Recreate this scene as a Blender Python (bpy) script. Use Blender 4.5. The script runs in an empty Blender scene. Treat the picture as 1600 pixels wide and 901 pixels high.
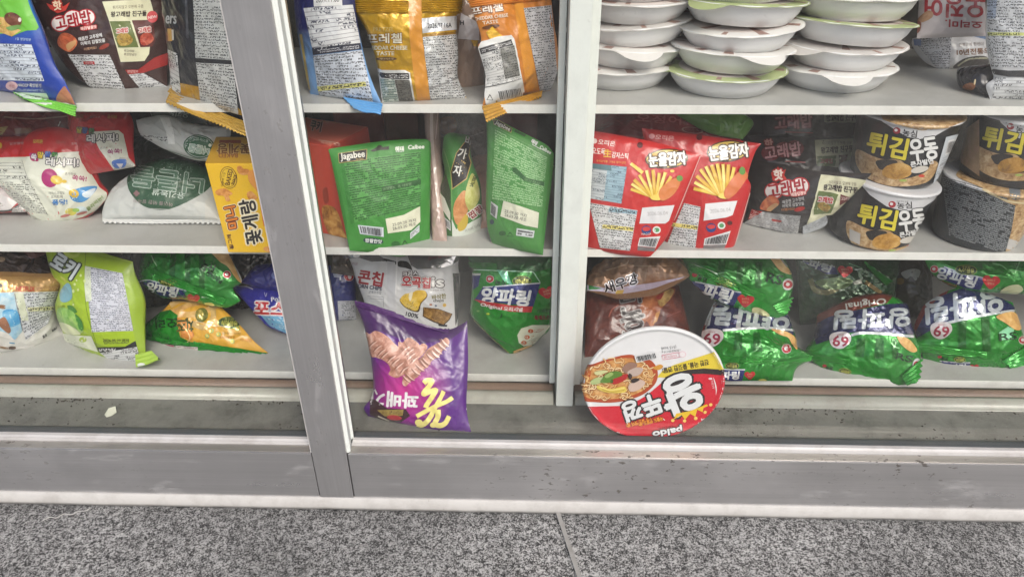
import bpy, bmesh, math, random
import numpy as np
from mathutils import Vector, noise
from mathutils.bvhtree import BVHTree

random.seed(7)
SC = bpy.context.scene
COL = SC.collection

# ------------------------------------------------------------------ camera
F, CX, CY = 1109.0, 800.0, 450.5          # focal length and centre of the 1600 px wide photograph
P, R, YW = (math.radians(a) for a in (30.8, -0.3, 1.75))
FW = np.array([-math.sin(YW)*math.cos(P), math.cos(YW)*math.cos(P), -math.sin(P)])
_r = np.array([math.cos(YW), math.sin(YW), 0.0])
_u = np.cross(_r, FW)
RT = math.cos(R)*_r + math.sin(R)*_u
UP = -math.sin(R)*_r + math.cos(R)*_u
CAM = np.array([0.0, -0.74, 0.7874])
cd = bpy.data.cameras.new('camera'); cam = bpy.data.objects.new('camera', cd); COL.objects.link(cam)
cd.sensor_width = 36.0; cd.lens = 36.0*F/1600.0; cd.clip_start = 0.02; cd.clip_end = 200
from mathutils import Matrix
cam.matrix_world = Matrix(((RT[0], UP[0], -FW[0], CAM[0]), (RT[1], UP[1], -FW[1], CAM[1]),
                           (RT[2], UP[2], -FW[2], CAM[2]), (0, 0, 0, 1)))
SC.camera = cam

# ------------------------------------------------------------------ sky, sun, exposure
w = bpy.data.worlds.new('World'); SC.world = w; w.use_nodes = True
wn = w.node_tree.nodes; bg = wn['Background']
sky = wn.new('ShaderNodeTexSky'); sky.sky_type = 'NISHITA'; sky.sun_disc = False
SUN_EL, SUN_AZ = math.radians(47), math.radians(158)     # azimuth from +Y, clockwise seen from above
sky.sun_elevation = SUN_EL; sky.sun_rotation = SUN_AZ
sky.air_density = 1.0; sky.dust_density = 4.0; sky.ozone_density = 1.0
w.node_tree.links.new(sky.outputs[0], bg.inputs[0]); bg.inputs[1].default_value = 0.15
sl = bpy.data.lights.new('sun', 'SUN'); sl.energy = 1.5; sl.angle = math.radians(28); sl.color = (1, 0.985, 0.955)
sun = bpy.data.objects.new('sun', sl); COL.objects.link(sun)
sd = Vector((math.sin(SUN_AZ)*math.cos(SUN_EL), math.cos(SUN_AZ)*math.cos(SUN_EL), math.sin(SUN_EL)))
sun.rotation_euler = (-sd).to_track_quat('-Z', 'Y').to_euler(); sun.location = sd*5
vs = SC.view_settings; vs.view_transform = 'Standard'; vs.look = 'None'; vs.gamma = 1; vs.exposure = 0.42
vs.use_curve_mapping = False
SC.cycles.transparent_max_bounces = 16; SC.cycles.max_bounces = 8
SC.cycles.caustics_reflective = False; SC.cycles.caustics_refractive = False

# ------------------------------------------------------------------ picture <-> place
def rays(px):
    px = np.atleast_2d(np.asarray(px, float))
    return FW + RT*((px[:, :1]-CX)/F) - UP*((px[:, 1:2]-CY)/F)
def at_y(px, Y):
    d = rays(px); return CAM + d*((np.asarray(Y, float)-CAM[1])/d[:, 1])[:, None]
def at_z(px, Z):
    d = rays(px); return CAM + d*((np.asarray(Z, float)-CAM[2])/d[:, 2])[:, None]
def proj(Pw):
    v = np.atleast_2d(Pw)-CAM; z = v@FW
    return np.stack([CX+F*(v@RT)/z, CY-F*(v@UP)/z], 1)

# ------------------------------------------------------------------ materials
def lin(c):
    return tuple((x/255/12.92 if x/255 <= .04045 else ((x/255+.055)/1.055)**2.4) for x in c)
MATS = {}
def newmat(key):
    m = bpy.data.materials.new(str(key)[:50]); m.use_nodes = True
    nt = m.node_tree; b = nt.nodes['Principled BSDF']
    MATS[key] = m
    return m, nt, b
def node(nt, t, **kw):
    n = nt.nodes.new(t)
    for k, v in kw.items(): setattr(n, k, v)
    return n
def math_(nt, op, a, b=None, c=None):
    n = nt.nodes.new('ShaderNodeMath'); n.operation = op
    for i, x in enumerate((a, b, c)):
        if x is None: continue
        if isinstance(x, (int, float)): n.inputs[i].default_value = x
        else: nt.links.new(x, n.inputs[i])
    return n.outputs[0]
def mix(nt, fac, a, b):
    n = nt.nodes.new('ShaderNodeMix'); n.data_type = 'RGBA'
    for s, x in ((n.inputs[0], fac), (n.inputs[6], a), (n.inputs[7], b)):
        if isinstance(x, (int, float)): s.default_value = x
        elif isinstance(x, tuple): s.default_value = (*x[:3], 1)
        else: nt.links.new(x, s)
    return n.outputs[2]
def ntex(nt, vec, scale, detail=2, rough=.5, dist=0):
    n = nt.nodes.new('ShaderNodeTexNoise'); n.inputs['Scale'].default_value = scale
    n.inputs['Detail'].default_value = detail; n.inputs['Roughness'].default_value = rough
    n.inputs['Distortion'].default_value = dist
    if vec is not None: nt.links.new(vec, n.inputs['Vector'])
    return n.outputs[0]
def ramp(nt, fac, *stops):
    n = nt.nodes.new('ShaderNodeValToRGB'); e = n.color_ramp.elements
    while len(e) < len(stops): e.new(.5)
    for el, (p, c) in zip(e, stops):
        el.position = p; el.color = (*c, 1) if isinstance(c, tuple) else (c, c, c, 1)
    nt.links.new(fac, n.inputs[0]); return n.outputs[0]
def objco(nt): return node(nt, 'ShaderNodeTexCoord').outputs['Object']
def uvco(nt): return node(nt, 'ShaderNodeTexCoord').outputs['UV']
def bump(nt, b, h, dist, strength=1):
    n = nt.nodes.new('ShaderNodeBump'); n.inputs['Distance'].default_value = dist
    n.inputs['Strength'].default_value = strength
    nt.links.new(h, n.inputs['Height']); nt.links.new(n.outputs[0], b.inputs['Normal'])
def finish(nt, b, fin):
    """surface finish of packaging: film, foil, paper, card"""
    rough, metal, coat, bd, bs = {'film': (.3, 0, .25, .0009, 130), 'foil': (.2, .35, .4, .0016, 125), 'matte': (.48, 0, 0, .0005, 150),
                                  'card': (.5, 0, .05, .0001, 300), 'gloss': (.16, 0, .5, .0009, 90), 'plain': (.45, 0, 0, .00025, 60),
                                  'silver': (.25, .85, 0, .0014, 110)}[fin]
    b.inputs['Roughness'].default_value = rough; b.inputs['Metallic'].default_value = metal
    b.inputs['Coat Weight'].default_value = coat; b.inputs['Coat Roughness'].default_value = .15
    o = objco(nt); h = ntex(nt, o, bs, 3, .55)
    if fin in ('film', 'foil', 'gloss', 'silver'):                # crumpled facets with sharp creases
        wp = node(nt, 'ShaderNodeVectorMath', operation='MULTIPLY_ADD'); n2 = nt.nodes.new('ShaderNodeTexNoise'); n2.inputs['Scale'].default_value = 40
        nt.links.new(o, n2.inputs['Vector']); nt.links.new(n2.outputs['Color'], wp.inputs[0]); wp.inputs[1].default_value = (.03, .03, .03); nt.links.new(o, wp.inputs[2])
        vo = node(nt, 'ShaderNodeTexVoronoi', feature='DISTANCE_TO_EDGE'); vo.inputs['Scale'].default_value = 48; nt.links.new(wp.outputs[0], vo.inputs['Vector'])
        h = math_(nt, 'ADD', math_(nt, 'MULTIPLY', h, .55), math_(nt, 'MULTIPLY', vo.outputs['Distance'], {'film': .7, 'gloss': .8}.get(fin, 1.1)))
    bump(nt, b, h, bd)
def solid(c, fin='film'):
    key = ('print', c, fin)
    if key in MATS: return MATS[key]
    m, nt, b = newmat(key)
    o = objco(nt); l = lin(c)
    b.inputs['Base Color'].default_value = (*l, 1)
    nt.links.new(mix(nt, ntex(nt, o, 45, 3), tuple(x*.93 for x in l), tuple(min(1, x*1.07) for x in l)), b.inputs['Base Color'])
    finish(nt, b, fin); return m
def grad(c1, c2, axis, a, bb, fin='film'):
    """a printed colour blend over the packet; axis 0, 1 or 'r' (round); UV runs in units of 100 px from the packet's middle"""
    key = ('blend', c1, c2, axis, a, bb, fin)
    if key in MATS: return MATS[key]
    m, nt, b = newmat(key); s = node(nt, 'ShaderNodeSeparateXYZ'); nt.links.new(uvco(nt), s.inputs[0])
    if axis == 'r':
        x = math_(nt, 'SUBTRACT', s.outputs[0], a[0]); y = math_(nt, 'SUBTRACT', s.outputs[1], a[1])
        d = math_(nt, 'POWER', math_(nt, 'ADD', math_(nt, 'MULTIPLY', x, x), math_(nt, 'MULTIPLY', y, y)), .5)
        f = math_(nt, 'DIVIDE', d, bb)
    else:
        f = math_(nt, 'DIVIDE', math_(nt, 'SUBTRACT', s.outputs[axis], a), bb-a)
    nt.links.new(ramp(nt, f, (0, lin(c1)), (1, lin(c2))), b.inputs['Base Color'])
    finish(nt, b, fin); return m
def micro(bgc, fg, fin='film', lines=False, dens=.47):
    """small print: rows of strokes; UV counts characters along and rows down"""
    key = ('smallprint', bgc, fg, fin, lines, dens)
    if key in MATS: return MATS[key]
    m, nt, b = newmat(key); s = node(nt, 'ShaderNodeSeparateXYZ'); nt.links.new(uvco(nt), s.inputs[0])
    x, y = s.outputs[0], s.outputs[1]
    row = math_(nt, 'FLOOR', y); fy = math_(nt, 'FRACT', y)
    inrow = math_(nt, 'MULTIPLY', math_(nt, 'GREATER_THAN', fy, .16), math_(nt, 'LESS_THAN', fy, .84))
    cv = node(nt, 'ShaderNodeCombineXYZ')
    nt.links.new(math_(nt, 'MULTIPLY', x, 2.3), cv.inputs[0])
    nt.links.new(math_(nt, 'ADD', math_(nt, 'MULTIPLY', row, 7.3), math_(nt, 'MULTIPLY', fy, 1.9)), cv.inputs[1])
    st = math_(nt, 'GREATER_THAN', ntex(nt, cv.outputs[0], 1, 1, .4), 1-dens-.03)
    cw = node(nt, 'ShaderNodeCombineXYZ')
    nt.links.new(math_(nt, 'MULTIPLY', x, .3 if not lines else .16), cw.inputs[0]); nt.links.new(math_(nt, 'MULTIPLY', row, 3.7), cw.inputs[1])
    wd = math_(nt, 'GREATER_THAN', ntex(nt, cw.outputs[0], 1, 0), .36 if not lines else .5)
    f = math_(nt, 'MULTIPLY', math_(nt, 'MULTIPLY', st, wd), inrow)
    if lines: f = math_(nt, 'MAXIMUM', f, math_(nt, 'LESS_THAN', fy, .1))
    f = math_(nt, 'MULTIPLY', f, .9)
    nt.links.new(mix(nt, f, lin(bgc), lin(fg)), b.inputs['Base Color'])
    finish(nt, b, fin); return m
def mottle(c1, c2, c3, scale=90, fin='film', bmp=0):
    key = ('mottle', c1, c2, c3, scale, fin)
    if key in MATS: return MATS[key]
    m, nt, b = newmat(key); h = ntex(nt, objco(nt), scale, 4, .65, .6)
    nt.links.new(ramp(nt, h, (.3, lin(c1)), (.5, lin(c2)), (.68, lin(c3))), b.inputs['Base Color'])
    finish(nt, b, fin); return m

# ------------------------------------------------------------------ objects
def tag(o, label=None, cat=None, group=None, kind=None):
    for k, v in (('label', label), ('category', cat), ('group', group), ('kind', kind)):
        if v: o[k] = v
    return o
def empty(name, loc):
    o = bpy.data.objects.new(name, None); COL.objects.link(o); o.location = loc; o.empty_display_size = .02
    return o
def link(name, me, parent=None):
    o = bpy.data.objects.new(name, me); COL.objects.link(o)
    if parent: o.parent = parent
    return o
def mesh_from(name, verts, faces, mats, smooth=True):
    me = bpy.data.meshes.new(name); me.from_pydata([tuple(v) for v in verts], [], [tuple(f) for f in faces])
    for m in (mats if isinstance(mats, list) else [mats]): me.materials.append(m)
    if smooth: me.shade_smooth()
    return me
def box_me(name, x0, x1, y0, y1, z0, z1, m, bev=.0015):
    bm = bmesh.new(); bmesh.ops.create_cube(bm, size=1)
    for v in bm.verts: v.co = Vector(((x0+x1)/2+v.co.x*(x1-x0), (y0+y1)/2+v.co.y*(y1-y0), (z0+z1)/2+v.co.z*(z1-z0)))
    if bev: bmesh.ops.bevel(bm, geom=bm.edges[:], offset=bev, segments=2, affect='EDGES', profile=.7)
    me = bpy.data.meshes.new(name); bm.to_mesh(me); bm.free(); me.materials.append(m)
    return me
def loft_me(name, rings, m, closed=True, caps=True, smooth=True):
    """rings: list of point loops with the same count"""
    n = len(rings[0]); V = [p for r in rings for p in r]; Fc = []
    for i in range(len(rings)-1):
        for j in range(n if closed else n-1):
            a, b2 = i*n+j, i*n+(j+1) % n
            Fc.append((a, b2, b2+n, a+n))
    if caps: Fc.append(tuple(range(n))[::-1]); Fc.append(tuple((len(rings)-1)*n+k for k in range(n)))
    me = mesh_from(name, V, Fc, m, smooth)
    bm = bmesh.new(); bm.from_mesh(me); bmesh.ops.recalc_face_normals(bm, faces=bm.faces[:]); bm.to_mesh(me); bm.free()
    return me

# ------------------------------------------------------------------ lettering
_T = {}
def glyphs(s):
    if s in _T: return _T[s]
    c = bpy.data.curves.new('t', 'FONT'); c.body = s; c.size = 1; c.resolution_u = 3
    o = bpy.data.objects.new('t', c); COL.objects.link(o)
    dg = bpy.context.evaluated_depsgraph_get(); dg.update()
    me = bpy.data.meshes.new_from_object(o.evaluated_get(dg)); me.calc_loop_triangles()
    V = np.array([v.co[:2] for v in me.vertices]); T = [tuple(t.vertices) for t in me.loop_triangles]
    bpy.data.objects.remove(o); bpy.data.curves.remove(c); bpy.data.meshes.remove(me)
    lo, hi = V.min(0), V.max(0)
    V = (V-(lo+hi)/2)/(hi-lo)
    _T[s] = (V, T, (hi-lo)[0]/(hi-lo)[1]); return _T[s]
def subdiv(px, T, L):
    px = [tuple(p) for p in px]
    for _ in range(7):
        mid = {}; out = []; any_ = False
        def md(a, b):
            k = (a, b) if a < b else (b, a)
            if k not in mid:
                mid[k] = len(px); px.append(((px[a][0]+px[b][0])/2, (px[a][1]+px[b][1])/2))
            return mid[k]
        L2 = L*L
        for t in T:
            e = [((px[t[i]][0]-px[t[(i+1) % 3]][0])**2+(px[t[i]][1]-px[t[(i+1) % 3]][1])**2) > L2 for i in range(3)]
            k = sum(e)
            if k == 0: out.append(t); continue
            any_ = True
            if k == 3:
                a, b, c = t; x, y, z = md(a, b), md(b, c), md(c, a); out += [(a, x, z), (x, b, y), (z, y, c), (x, y, z)]
            elif k == 1:
                i = e.index(True); a, b, c = t[i], t[(i+1) % 3], t[(i+2) % 3]; x = md(a, b); out += [(a, x, c), (x, b, c)]
            else:
                i = e.index(False); a, b, c = t[i], t[(i+1) % 3], t[(i+2) % 3]   # edge a-b stays
                y, z = md(b, c), md(c, a); out += [(a, b, y), (a, y, z), (z, y, c)]
        T = out
        if not any_: break
    return np.array(px), T
def smooth_poly(p, closed=True, k=5):
    p = [np.array(q, float) for q in p]; n = len(p); out = []
    for i in range(n if closed else n-1):
        if closed: a, b, c, d = p[i-1], p[i], p[(i+1) % n], p[(i+2) % n]
        else: a, b, c, d = p[max(i-1, 0)], p[i], p[i+1], p[min(i+2, n-1)]
        for j in range(k):
            t = j/k
            out.append(.5*((2*b)+(-a+c)*t+(2*a-5*b+4*c-d)*t*t+(-a+3*b-3*c+d)*t**3))
    if not closed: out.append(p[-1])
    return out
from mathutils.geometry import tessellate_polygon

# ------------------------------------------------------------------ a printed thing
class Item:
    """One packet, box or tub: solid geometry plus the print that lies on its surface."""
    def __init__(s, name, label, cat, group, V):
        s.name, s.label, s.cat, s.group = name, label, cat, group
        s.x0, s.y0, s.s = V
        s.parts = {}; s.fv = []; s.ft = []; s.fn = []; s.layer = 0; s.boxes = []; s.fin = 'film'; s.clipL = 4.2
    def px(s, pts): return np.array([(s.x0+x*s.s, s.y0+y*s.s) for x, y in pts], float)
    def add(s, part, V, Fc, N, UV, m):
        s.parts.setdefault(part, []).append((np.asarray(V), Fc, np.asarray(N), np.asarray(UV), m))
    def front(s, V, T, N):
        o = len(s.fv); s.fv += [tuple(v) for v in V]; s.fn += [tuple(n) for n in N]; s.ft += [tuple(a+o for a in t) for t in T]
    def ready(s):
        s.bvh = BVHTree.FromPolygons(s.fv, s.ft); s.FV = np.array(s.fv); s.FN = np.array(s.fn)
        c = proj(s.FV); s.mid = (c.min(0)+c.max(0))/2
    def cast(s, px):
        """picture points -> (hit flags, surface points, smooth normals)"""
        D = rays(px); o = Vector(CAM); rc = s.bvh.ray_cast; n = len(D)
        ok = np.zeros(n, bool); q = np.zeros((n, 3)); ti = np.zeros((n, 3), int)
        for i, d in enumerate(D):
            h = rc(o, Vector(d), 9)
            if h[0] is not None: ok[i] = True; q[i] = h[0]; ti[i] = s.ft[h[2]]
        a, b, c = s.FV[ti[:, 0]], s.FV[ti[:, 1]], s.FV[ti[:, 2]]
        v0, v1, v2 = b-a, c-a, q-a; dt = lambda x, y: (x*y).sum(1)
        d00, d01, d11, d20, d21 = dt(v0, v0), dt(v0, v1), dt(v1, v1), dt(v2, v0), dt(v2, v1)
        dn = d00*d11-d01*d01; dn[np.abs(dn) < 1e-22] = 1
        bv, bw = ((d11*d20-d01*d21)/dn)[:, None], ((d00*d21-d01*d20)/dn)[:, None]
        nn = s.FN[ti[:, 0]]*(1-bv-bw)+s.FN[ti[:, 1]]*bv+s.FN[ti[:, 2]]*bw
        return ok, q, nn/(np.linalg.norm(nn, axis=1, keepdims=True)+1e-12)
    def lay(s, px, new=True):
        """each print lies just above the prints it overlaps"""
        lo, hi = px.min(0), px.max(0); k = 0
        for l2, h2, kk in s.boxes:
            if lo[0] < h2[0] and hi[0] > l2[0] and lo[1] < h2[1] and hi[1] > l2[1]: k = max(k, kk+1)
        if new: s.boxes.append((lo, hi, k))
        s.layer = k
    def drape(s, px, T, m, part=None, off=0., uv=None, wave=None):
        """lay a flat print outline (picture px) onto the packet's real surface"""
        if not len(T): return
        px = np.array(px); T = np.array(T); ok, q, nn = s.cast(px)
        g = ok[T]; part_ = g.any(1) & ~g.all(1); near = {}
        for t in T[part_]:
            k = next(i for i in t if ok[i])
            for i in t:
                if not ok[i]: near.setdefault(i, k)
        if near:
            ii = np.array(list(near)); kk = np.array([near[i] for i in ii]); lo, hi = px[kk].copy(), px[ii].copy()
            bq, bn = q[kk].copy(), nn[kk].copy()
            for _ in range(6):
                md = (lo+hi)/2; o2, q2, n2 = s.cast(md)
                lo[o2] = md[o2]; bq[o2] = q2[o2]; bn[o2] = n2[o2]; hi[~o2] = md[~o2]
            q[ii] = bq; nn[ii] = bn; px[ii] = lo; ok[ii] = True
        T = T[ok[T].all(1)]
        if not len(T): return
        used = np.unique(T); ix = np.zeros(len(px), int); ix[used] = np.arange(len(used)); T = ix[T]
        o = .0005+s.layer*.00014+off
        N = nn[used]; V = q[used]+N*(o+(wave[used][:, None] if wave is not None else 0))
        U = (px[used]-s.mid)/100*np.array([1, -1]) if uv is None else np.array(uv)[used]
        G = np.cross(V[T[:, 1]]-V[T[:, 0]], V[T[:, 2]]-V[T[:, 0]]); fl = (G*N[T[:, 0]]).sum(1) < 0     # face the print outwards
        T[fl] = T[fl][:, [0, 2, 1]]; G[fl] = -G[fl]
        if wave is not None:
            Nn = np.zeros_like(V)
            for i in range(3): np.add.at(Nn, T[:, i], G)
            l = np.linalg.norm(Nn, axis=1, keepdims=True); N = np.where(l > 1e-14, Nn/np.maximum(l, 1e-14), N)
        s.add(part or s.body, V, [tuple(int(x) for x in t) for t in T], N, U, m)
    def M_(s, c, fin=None): return c if not isinstance(c, tuple) else solid(c, fin or s.fin)
    # prints -----------------------------------------------------------
    def Q(s, pts, c, sm=False, part=None, fin=None):
        if sm: pts = smooth_poly(pts)
        px = s.px(pts); s.lay(px)
        T = [tuple(t) for t in tessellate_polygon([[Vector((*p, 0)) for p in px]])]
        p2, T = subdiv(px, T, s.clipL); s.drape(p2, T, s.M_(c, fin), part)
    def E(s, x, y, rx, ry, c, rot=0, part=None, fin=None):
        a = math.radians(rot); n = 22
        s.Q([(x+rx*math.cos(t)*math.cos(a)-ry*math.sin(t)*math.sin(a), y+rx*math.cos(t)*math.sin(a)+ry*math.sin(t)*math.cos(a))
             for t in (2*math.pi*k/n for k in range(n))], c, part=part, fin=fin)
    def L(s, pts, wd, c, sm=True, part=None, taper=False):
        if sm and len(pts) > 2: pts = smooth_poly(pts, False)
        p = [np.array(q, float) for q in pts]; lft, rgt = [], []
        for i, q in enumerate(p):
            d = p[min(i+1, len(p)-1)]-p[max(i-1, 0)]; d = d/(np.linalg.norm(d)+1e-9); nn = np.array([-d[1], d[0]])
            k = wd/2*(1 if not taper else math.sin(math.pi*(i+.6)/(len(p)+.2)))
            lft.append(tuple(q+nn*k)); rgt.append(tuple(q-nn*k))
        px = s.px(lft+rgt); s.lay(px); n = len(p); T = []
        for i in range(n-1): T += [(i, i+1, n+i+1), (i, n+i+1, n+i)]
        p2, T = subdiv(px, T, s.clipL); s.drape(p2, T, s.M_(c), part)
    def T(s, txt, x, y, h, c, rot=0, w=None, bold=0, out=(), shear=0, part=None):
        """lettering: bounding box centred on (x, y), h high, w wide, turned rot degrees clockwise"""
        V, Tr, asp = glyphs(txt); w = w or h*asp
        a = math.radians(rot); ca, sa = math.cos(a), math.sin(a)
        gx = V[:, 0]*w+V[:, 1]*h*shear; gy = -V[:, 1]*h
        base = np.stack([x+gx*ca-gy*sa, y+gx*sa+gy*ca], 1)
        bold = bold*.7
        def layer(rad, cc, n):
            s.lay(s.px(base))
            mm = s.M_(cc)
            for k in range(n):
                dx, dy = (rad*math.cos(2*math.pi*k/n+.4), rad*math.sin(2*math.pi*k/n+.4)) if rad else (0, 0)
                p2, T2 = subdiv(s.px(base+np.array([dx, dy])), Tr, s.clipL)
                s.drape(p2, T2, mm, part, off=.0000022*k)
        for cc, rad in sorted(out, key=lambda q: -q[1]): layer(rad+bold, cc, 8)
        if bold: layer(bold, c, 5)
        else: layer(0, c, 1)
    def grid(s, q, nu, nv):
        a, b, c, d = s.px(q); P_, UVs, T = [], [], []
        for j in range(nv+1):
            for i in range(nu+1):
                u, v = i/nu, j/nv
                P_.append((a*(1-u)+b*u)*(1-v)+(d*(1-u)+c*u)*v); UVs.append((u, v))
        for j in range(nv):
            for i in range(nu):
                k = j*(nu+1)+i; T += [(k, k+1, k+nu+2), (k, k+nu+2, k+nu+1)]
        return np.array(P_), np.array(UVs), T
    def _n(s, q):
        a, b, c, d = s.px(q); W = (np.linalg.norm(b-a)+np.linalg.norm(c-d))/2; H = (np.linalg.norm(d-a)+np.linalg.norm(c-b))/2
        return W, H
    def M(s, q, rows=None, bgc=(222, 222, 222), fg=(60, 60, 62), lines=False, part=None, rp=4.6, dens=.47, fin=None):
        """a panel of small print"""
        s.lay(s.px(q)); W, H = s._n(q); rows = rows or max(2, round(H/rp)); rh = H/rows
        P_, UV, T = s.grid(q, max(2, int(W/3.6)), max(2, int(H/3.6)))
        UV = UV*np.array([W/(rh*.95), rows])+np.array([random.random()*50, 0])
        s.drape(P_, T, micro(bgc, fg, fin or s.fin, lines, dens), part, uv=UV)
    def Bar(s, q, n=22, bgc=(225, 225, 225), part=None):
        s.Q(q, bgc, part=part); a, b, c, d = (np.array(x, float) for x in q); u = .06; rnd = random.Random(len(s.parts)+int(q[0][0]))
        while u < .92:
            wd = rnd.choice((.012, .02, .03, .036)); p = lambda uu, v: tuple((a*(1-uu)+b*uu)*(1-v)+(d*(1-uu)+c*uu)*v)
            s.Q([p(u, .1), p(u+wd, .1), p(u+wd, .86), p(u, .86)], (35, 35, 38), part=part); u += wd+rnd.choice((.015, .022, .035))
    def ridge(s, q, n, c, amp=.0007, part=None, fin=None):
        """pressed seal lines running along the quad"""
        s.lay(s.px(q)); W, H = s._n(q); P_, UV, T = s.grid(q, max(3, int(W/5)), n*6)
        wv = (np.sin(UV[:, 1]*2*math.pi*n)+1)*amp*1.6
        s.drape(P_, T, s.M_(c, fin), part, wave=wv)
    def strip(s, q, ys, c, n=5, name='seal', serr=0, amp=.0006, fin=None, cols=None):
        """a free-hanging pressed seal: a thin sheet with ridges; q is TL, TR, BR, BL"""
        a, b, cc, d = s.px(q); nu, nv = cols or 46, n*5
        ths = .0006; U, Vv = np.meshgrid(np.linspace(0, 1, nu+1), np.linspace(0, 1, nv+1))
        u, v = U.ravel()[:, None], Vv.ravel()[:, None]
        p = (a*(1-u)+b*u)*(1-v)+(d*(1-u)+cc*u)*v
        if serr:
            last = (Vv.ravel() > .999); k = (np.arange(nu+1) % 2)*serr; dn = (d-a)/np.linalg.norm(d-a)
            p[last] += dn*np.tile(k, 1)[:, None]
        Y = (ys[0]*(1-u)+ys[1]*u)*(1-v)+(ys[3]*(1-u)+ys[2]*u)*v
        W3 = at_y(p, Y.ravel())
        ev = W3.reshape(nv+1, nu+1, 3); gu = np.gradient(ev, axis=1); gv = np.gradient(ev, axis=0)
        N = np.cross(gu, gv); N /= np.linalg.norm(N, axis=2, keepdims=True)+1e-12
        if (N.reshape(-1, 3)@FW).mean() > 0: N = -N
        wv = np.sin(Vv*2*math.pi*n)*amp + .0012*np.sin(U*7+Vv*2)*Vv
        Fr = ev+N*wv[..., None]; Bk = Fr-N*ths
        m_ = (nv+1)*(nu+1); Vt = np.concatenate([Fr.reshape(-1, 3), Bk.reshape(-1, 3)]); Fc, T = [], []
        for j in range(nv):
            for i in range(nu):
                k = j*(nu+1)+i; qd = (k, k+nu+1, k+nu+2, k+1); Fc.append(qd); Fc.append(tuple(x+m_ for x in qd[::-1]))
                T += [(qd[0], qd[1], qd[2]), (qd[0], qd[2], qd[3])]
        gu = np.gradient(Fr, axis=1); gv = np.gradient(Fr, axis=0); N2 = np.cross(gv, gu); N2 /= np.linalg.norm(N2, axis=2, keepdims=True)+1e-12
        if (N2.reshape(-1, 3)@FW).mean() > 0: N2 = -N2; Fc = [f[::-1] for f in Fc]
        NN = np.concatenate([N2.reshape(-1, 3), -N2.reshape(-1, 3)])
        uvs = (np.concatenate([p, p])-p.mean(0))/100
        s.add(name, Vt, Fc, NN, uvs, s.M_(c, fin)); s.front(Fr.reshape(-1, 3), T, N2.reshape(-1, 3))
        if hasattr(s, 'bvh'): s.ready()
    def done(s, base=None):
        allv = np.concatenate([c[0] for p in s.parts.values() for c in p])
        if base is None:
            lo = allv[:, 2].min(); near = allv[allv[:, 2] < lo+.01]; base = (near[:, 0].mean(), near[:, 1].mean(), lo)
        root = empty(s.name, base); tag(root, s.label, s.cat, s.group); B = np.array(base)
        for pn, chunks in s.parts.items():
            V, Fc, N, U, mi, mats = [], [], [], [], [], []
            for v, f, n, u, m in chunks:
                o = len(V)
                if m not in mats: mats.append(m)
                k = mats.index(m)
                V += [tuple(x) for x in (v-B)]; N += [tuple(x) for x in n]; U += [tuple(x) for x in u]
                Fc += [tuple(a+o for a in t) for t in f]; mi += [k]*len(f)
            me = bpy.data.meshes.new(pn); me.from_pydata(V, [], Fc)
            for m in mats: me.materials.append(m)
            me.polygons.foreach_set('material_index', mi); me.shade_smooth()
            uvl = me.uv_layers.new(name='UVMap'); lv = np.empty(len(me.loops), int); me.loops.foreach_get('vertex_index', lv)
            uvl.data.foreach_set('uv', np.array(U, np.float32)[lv].ravel())
            me.normals_split_custom_set_from_vertices(N)
            link(pn, me, root)
        s.root = root
        return root

def along(pts, n):
    p = np.array(pts, float)
    if len(p) > 2: p = np.array(smooth_poly([tuple(x) for x in p], False, 8))
    d = np.r_[0, np.cumsum(np.linalg.norm(np.diff(p, axis=0), axis=1))]; t = np.linspace(0, d[-1], n)
    return np.stack([np.interp(t, d, p[:, 0]), np.interp(t, d, p[:, 1])], 1)

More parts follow.
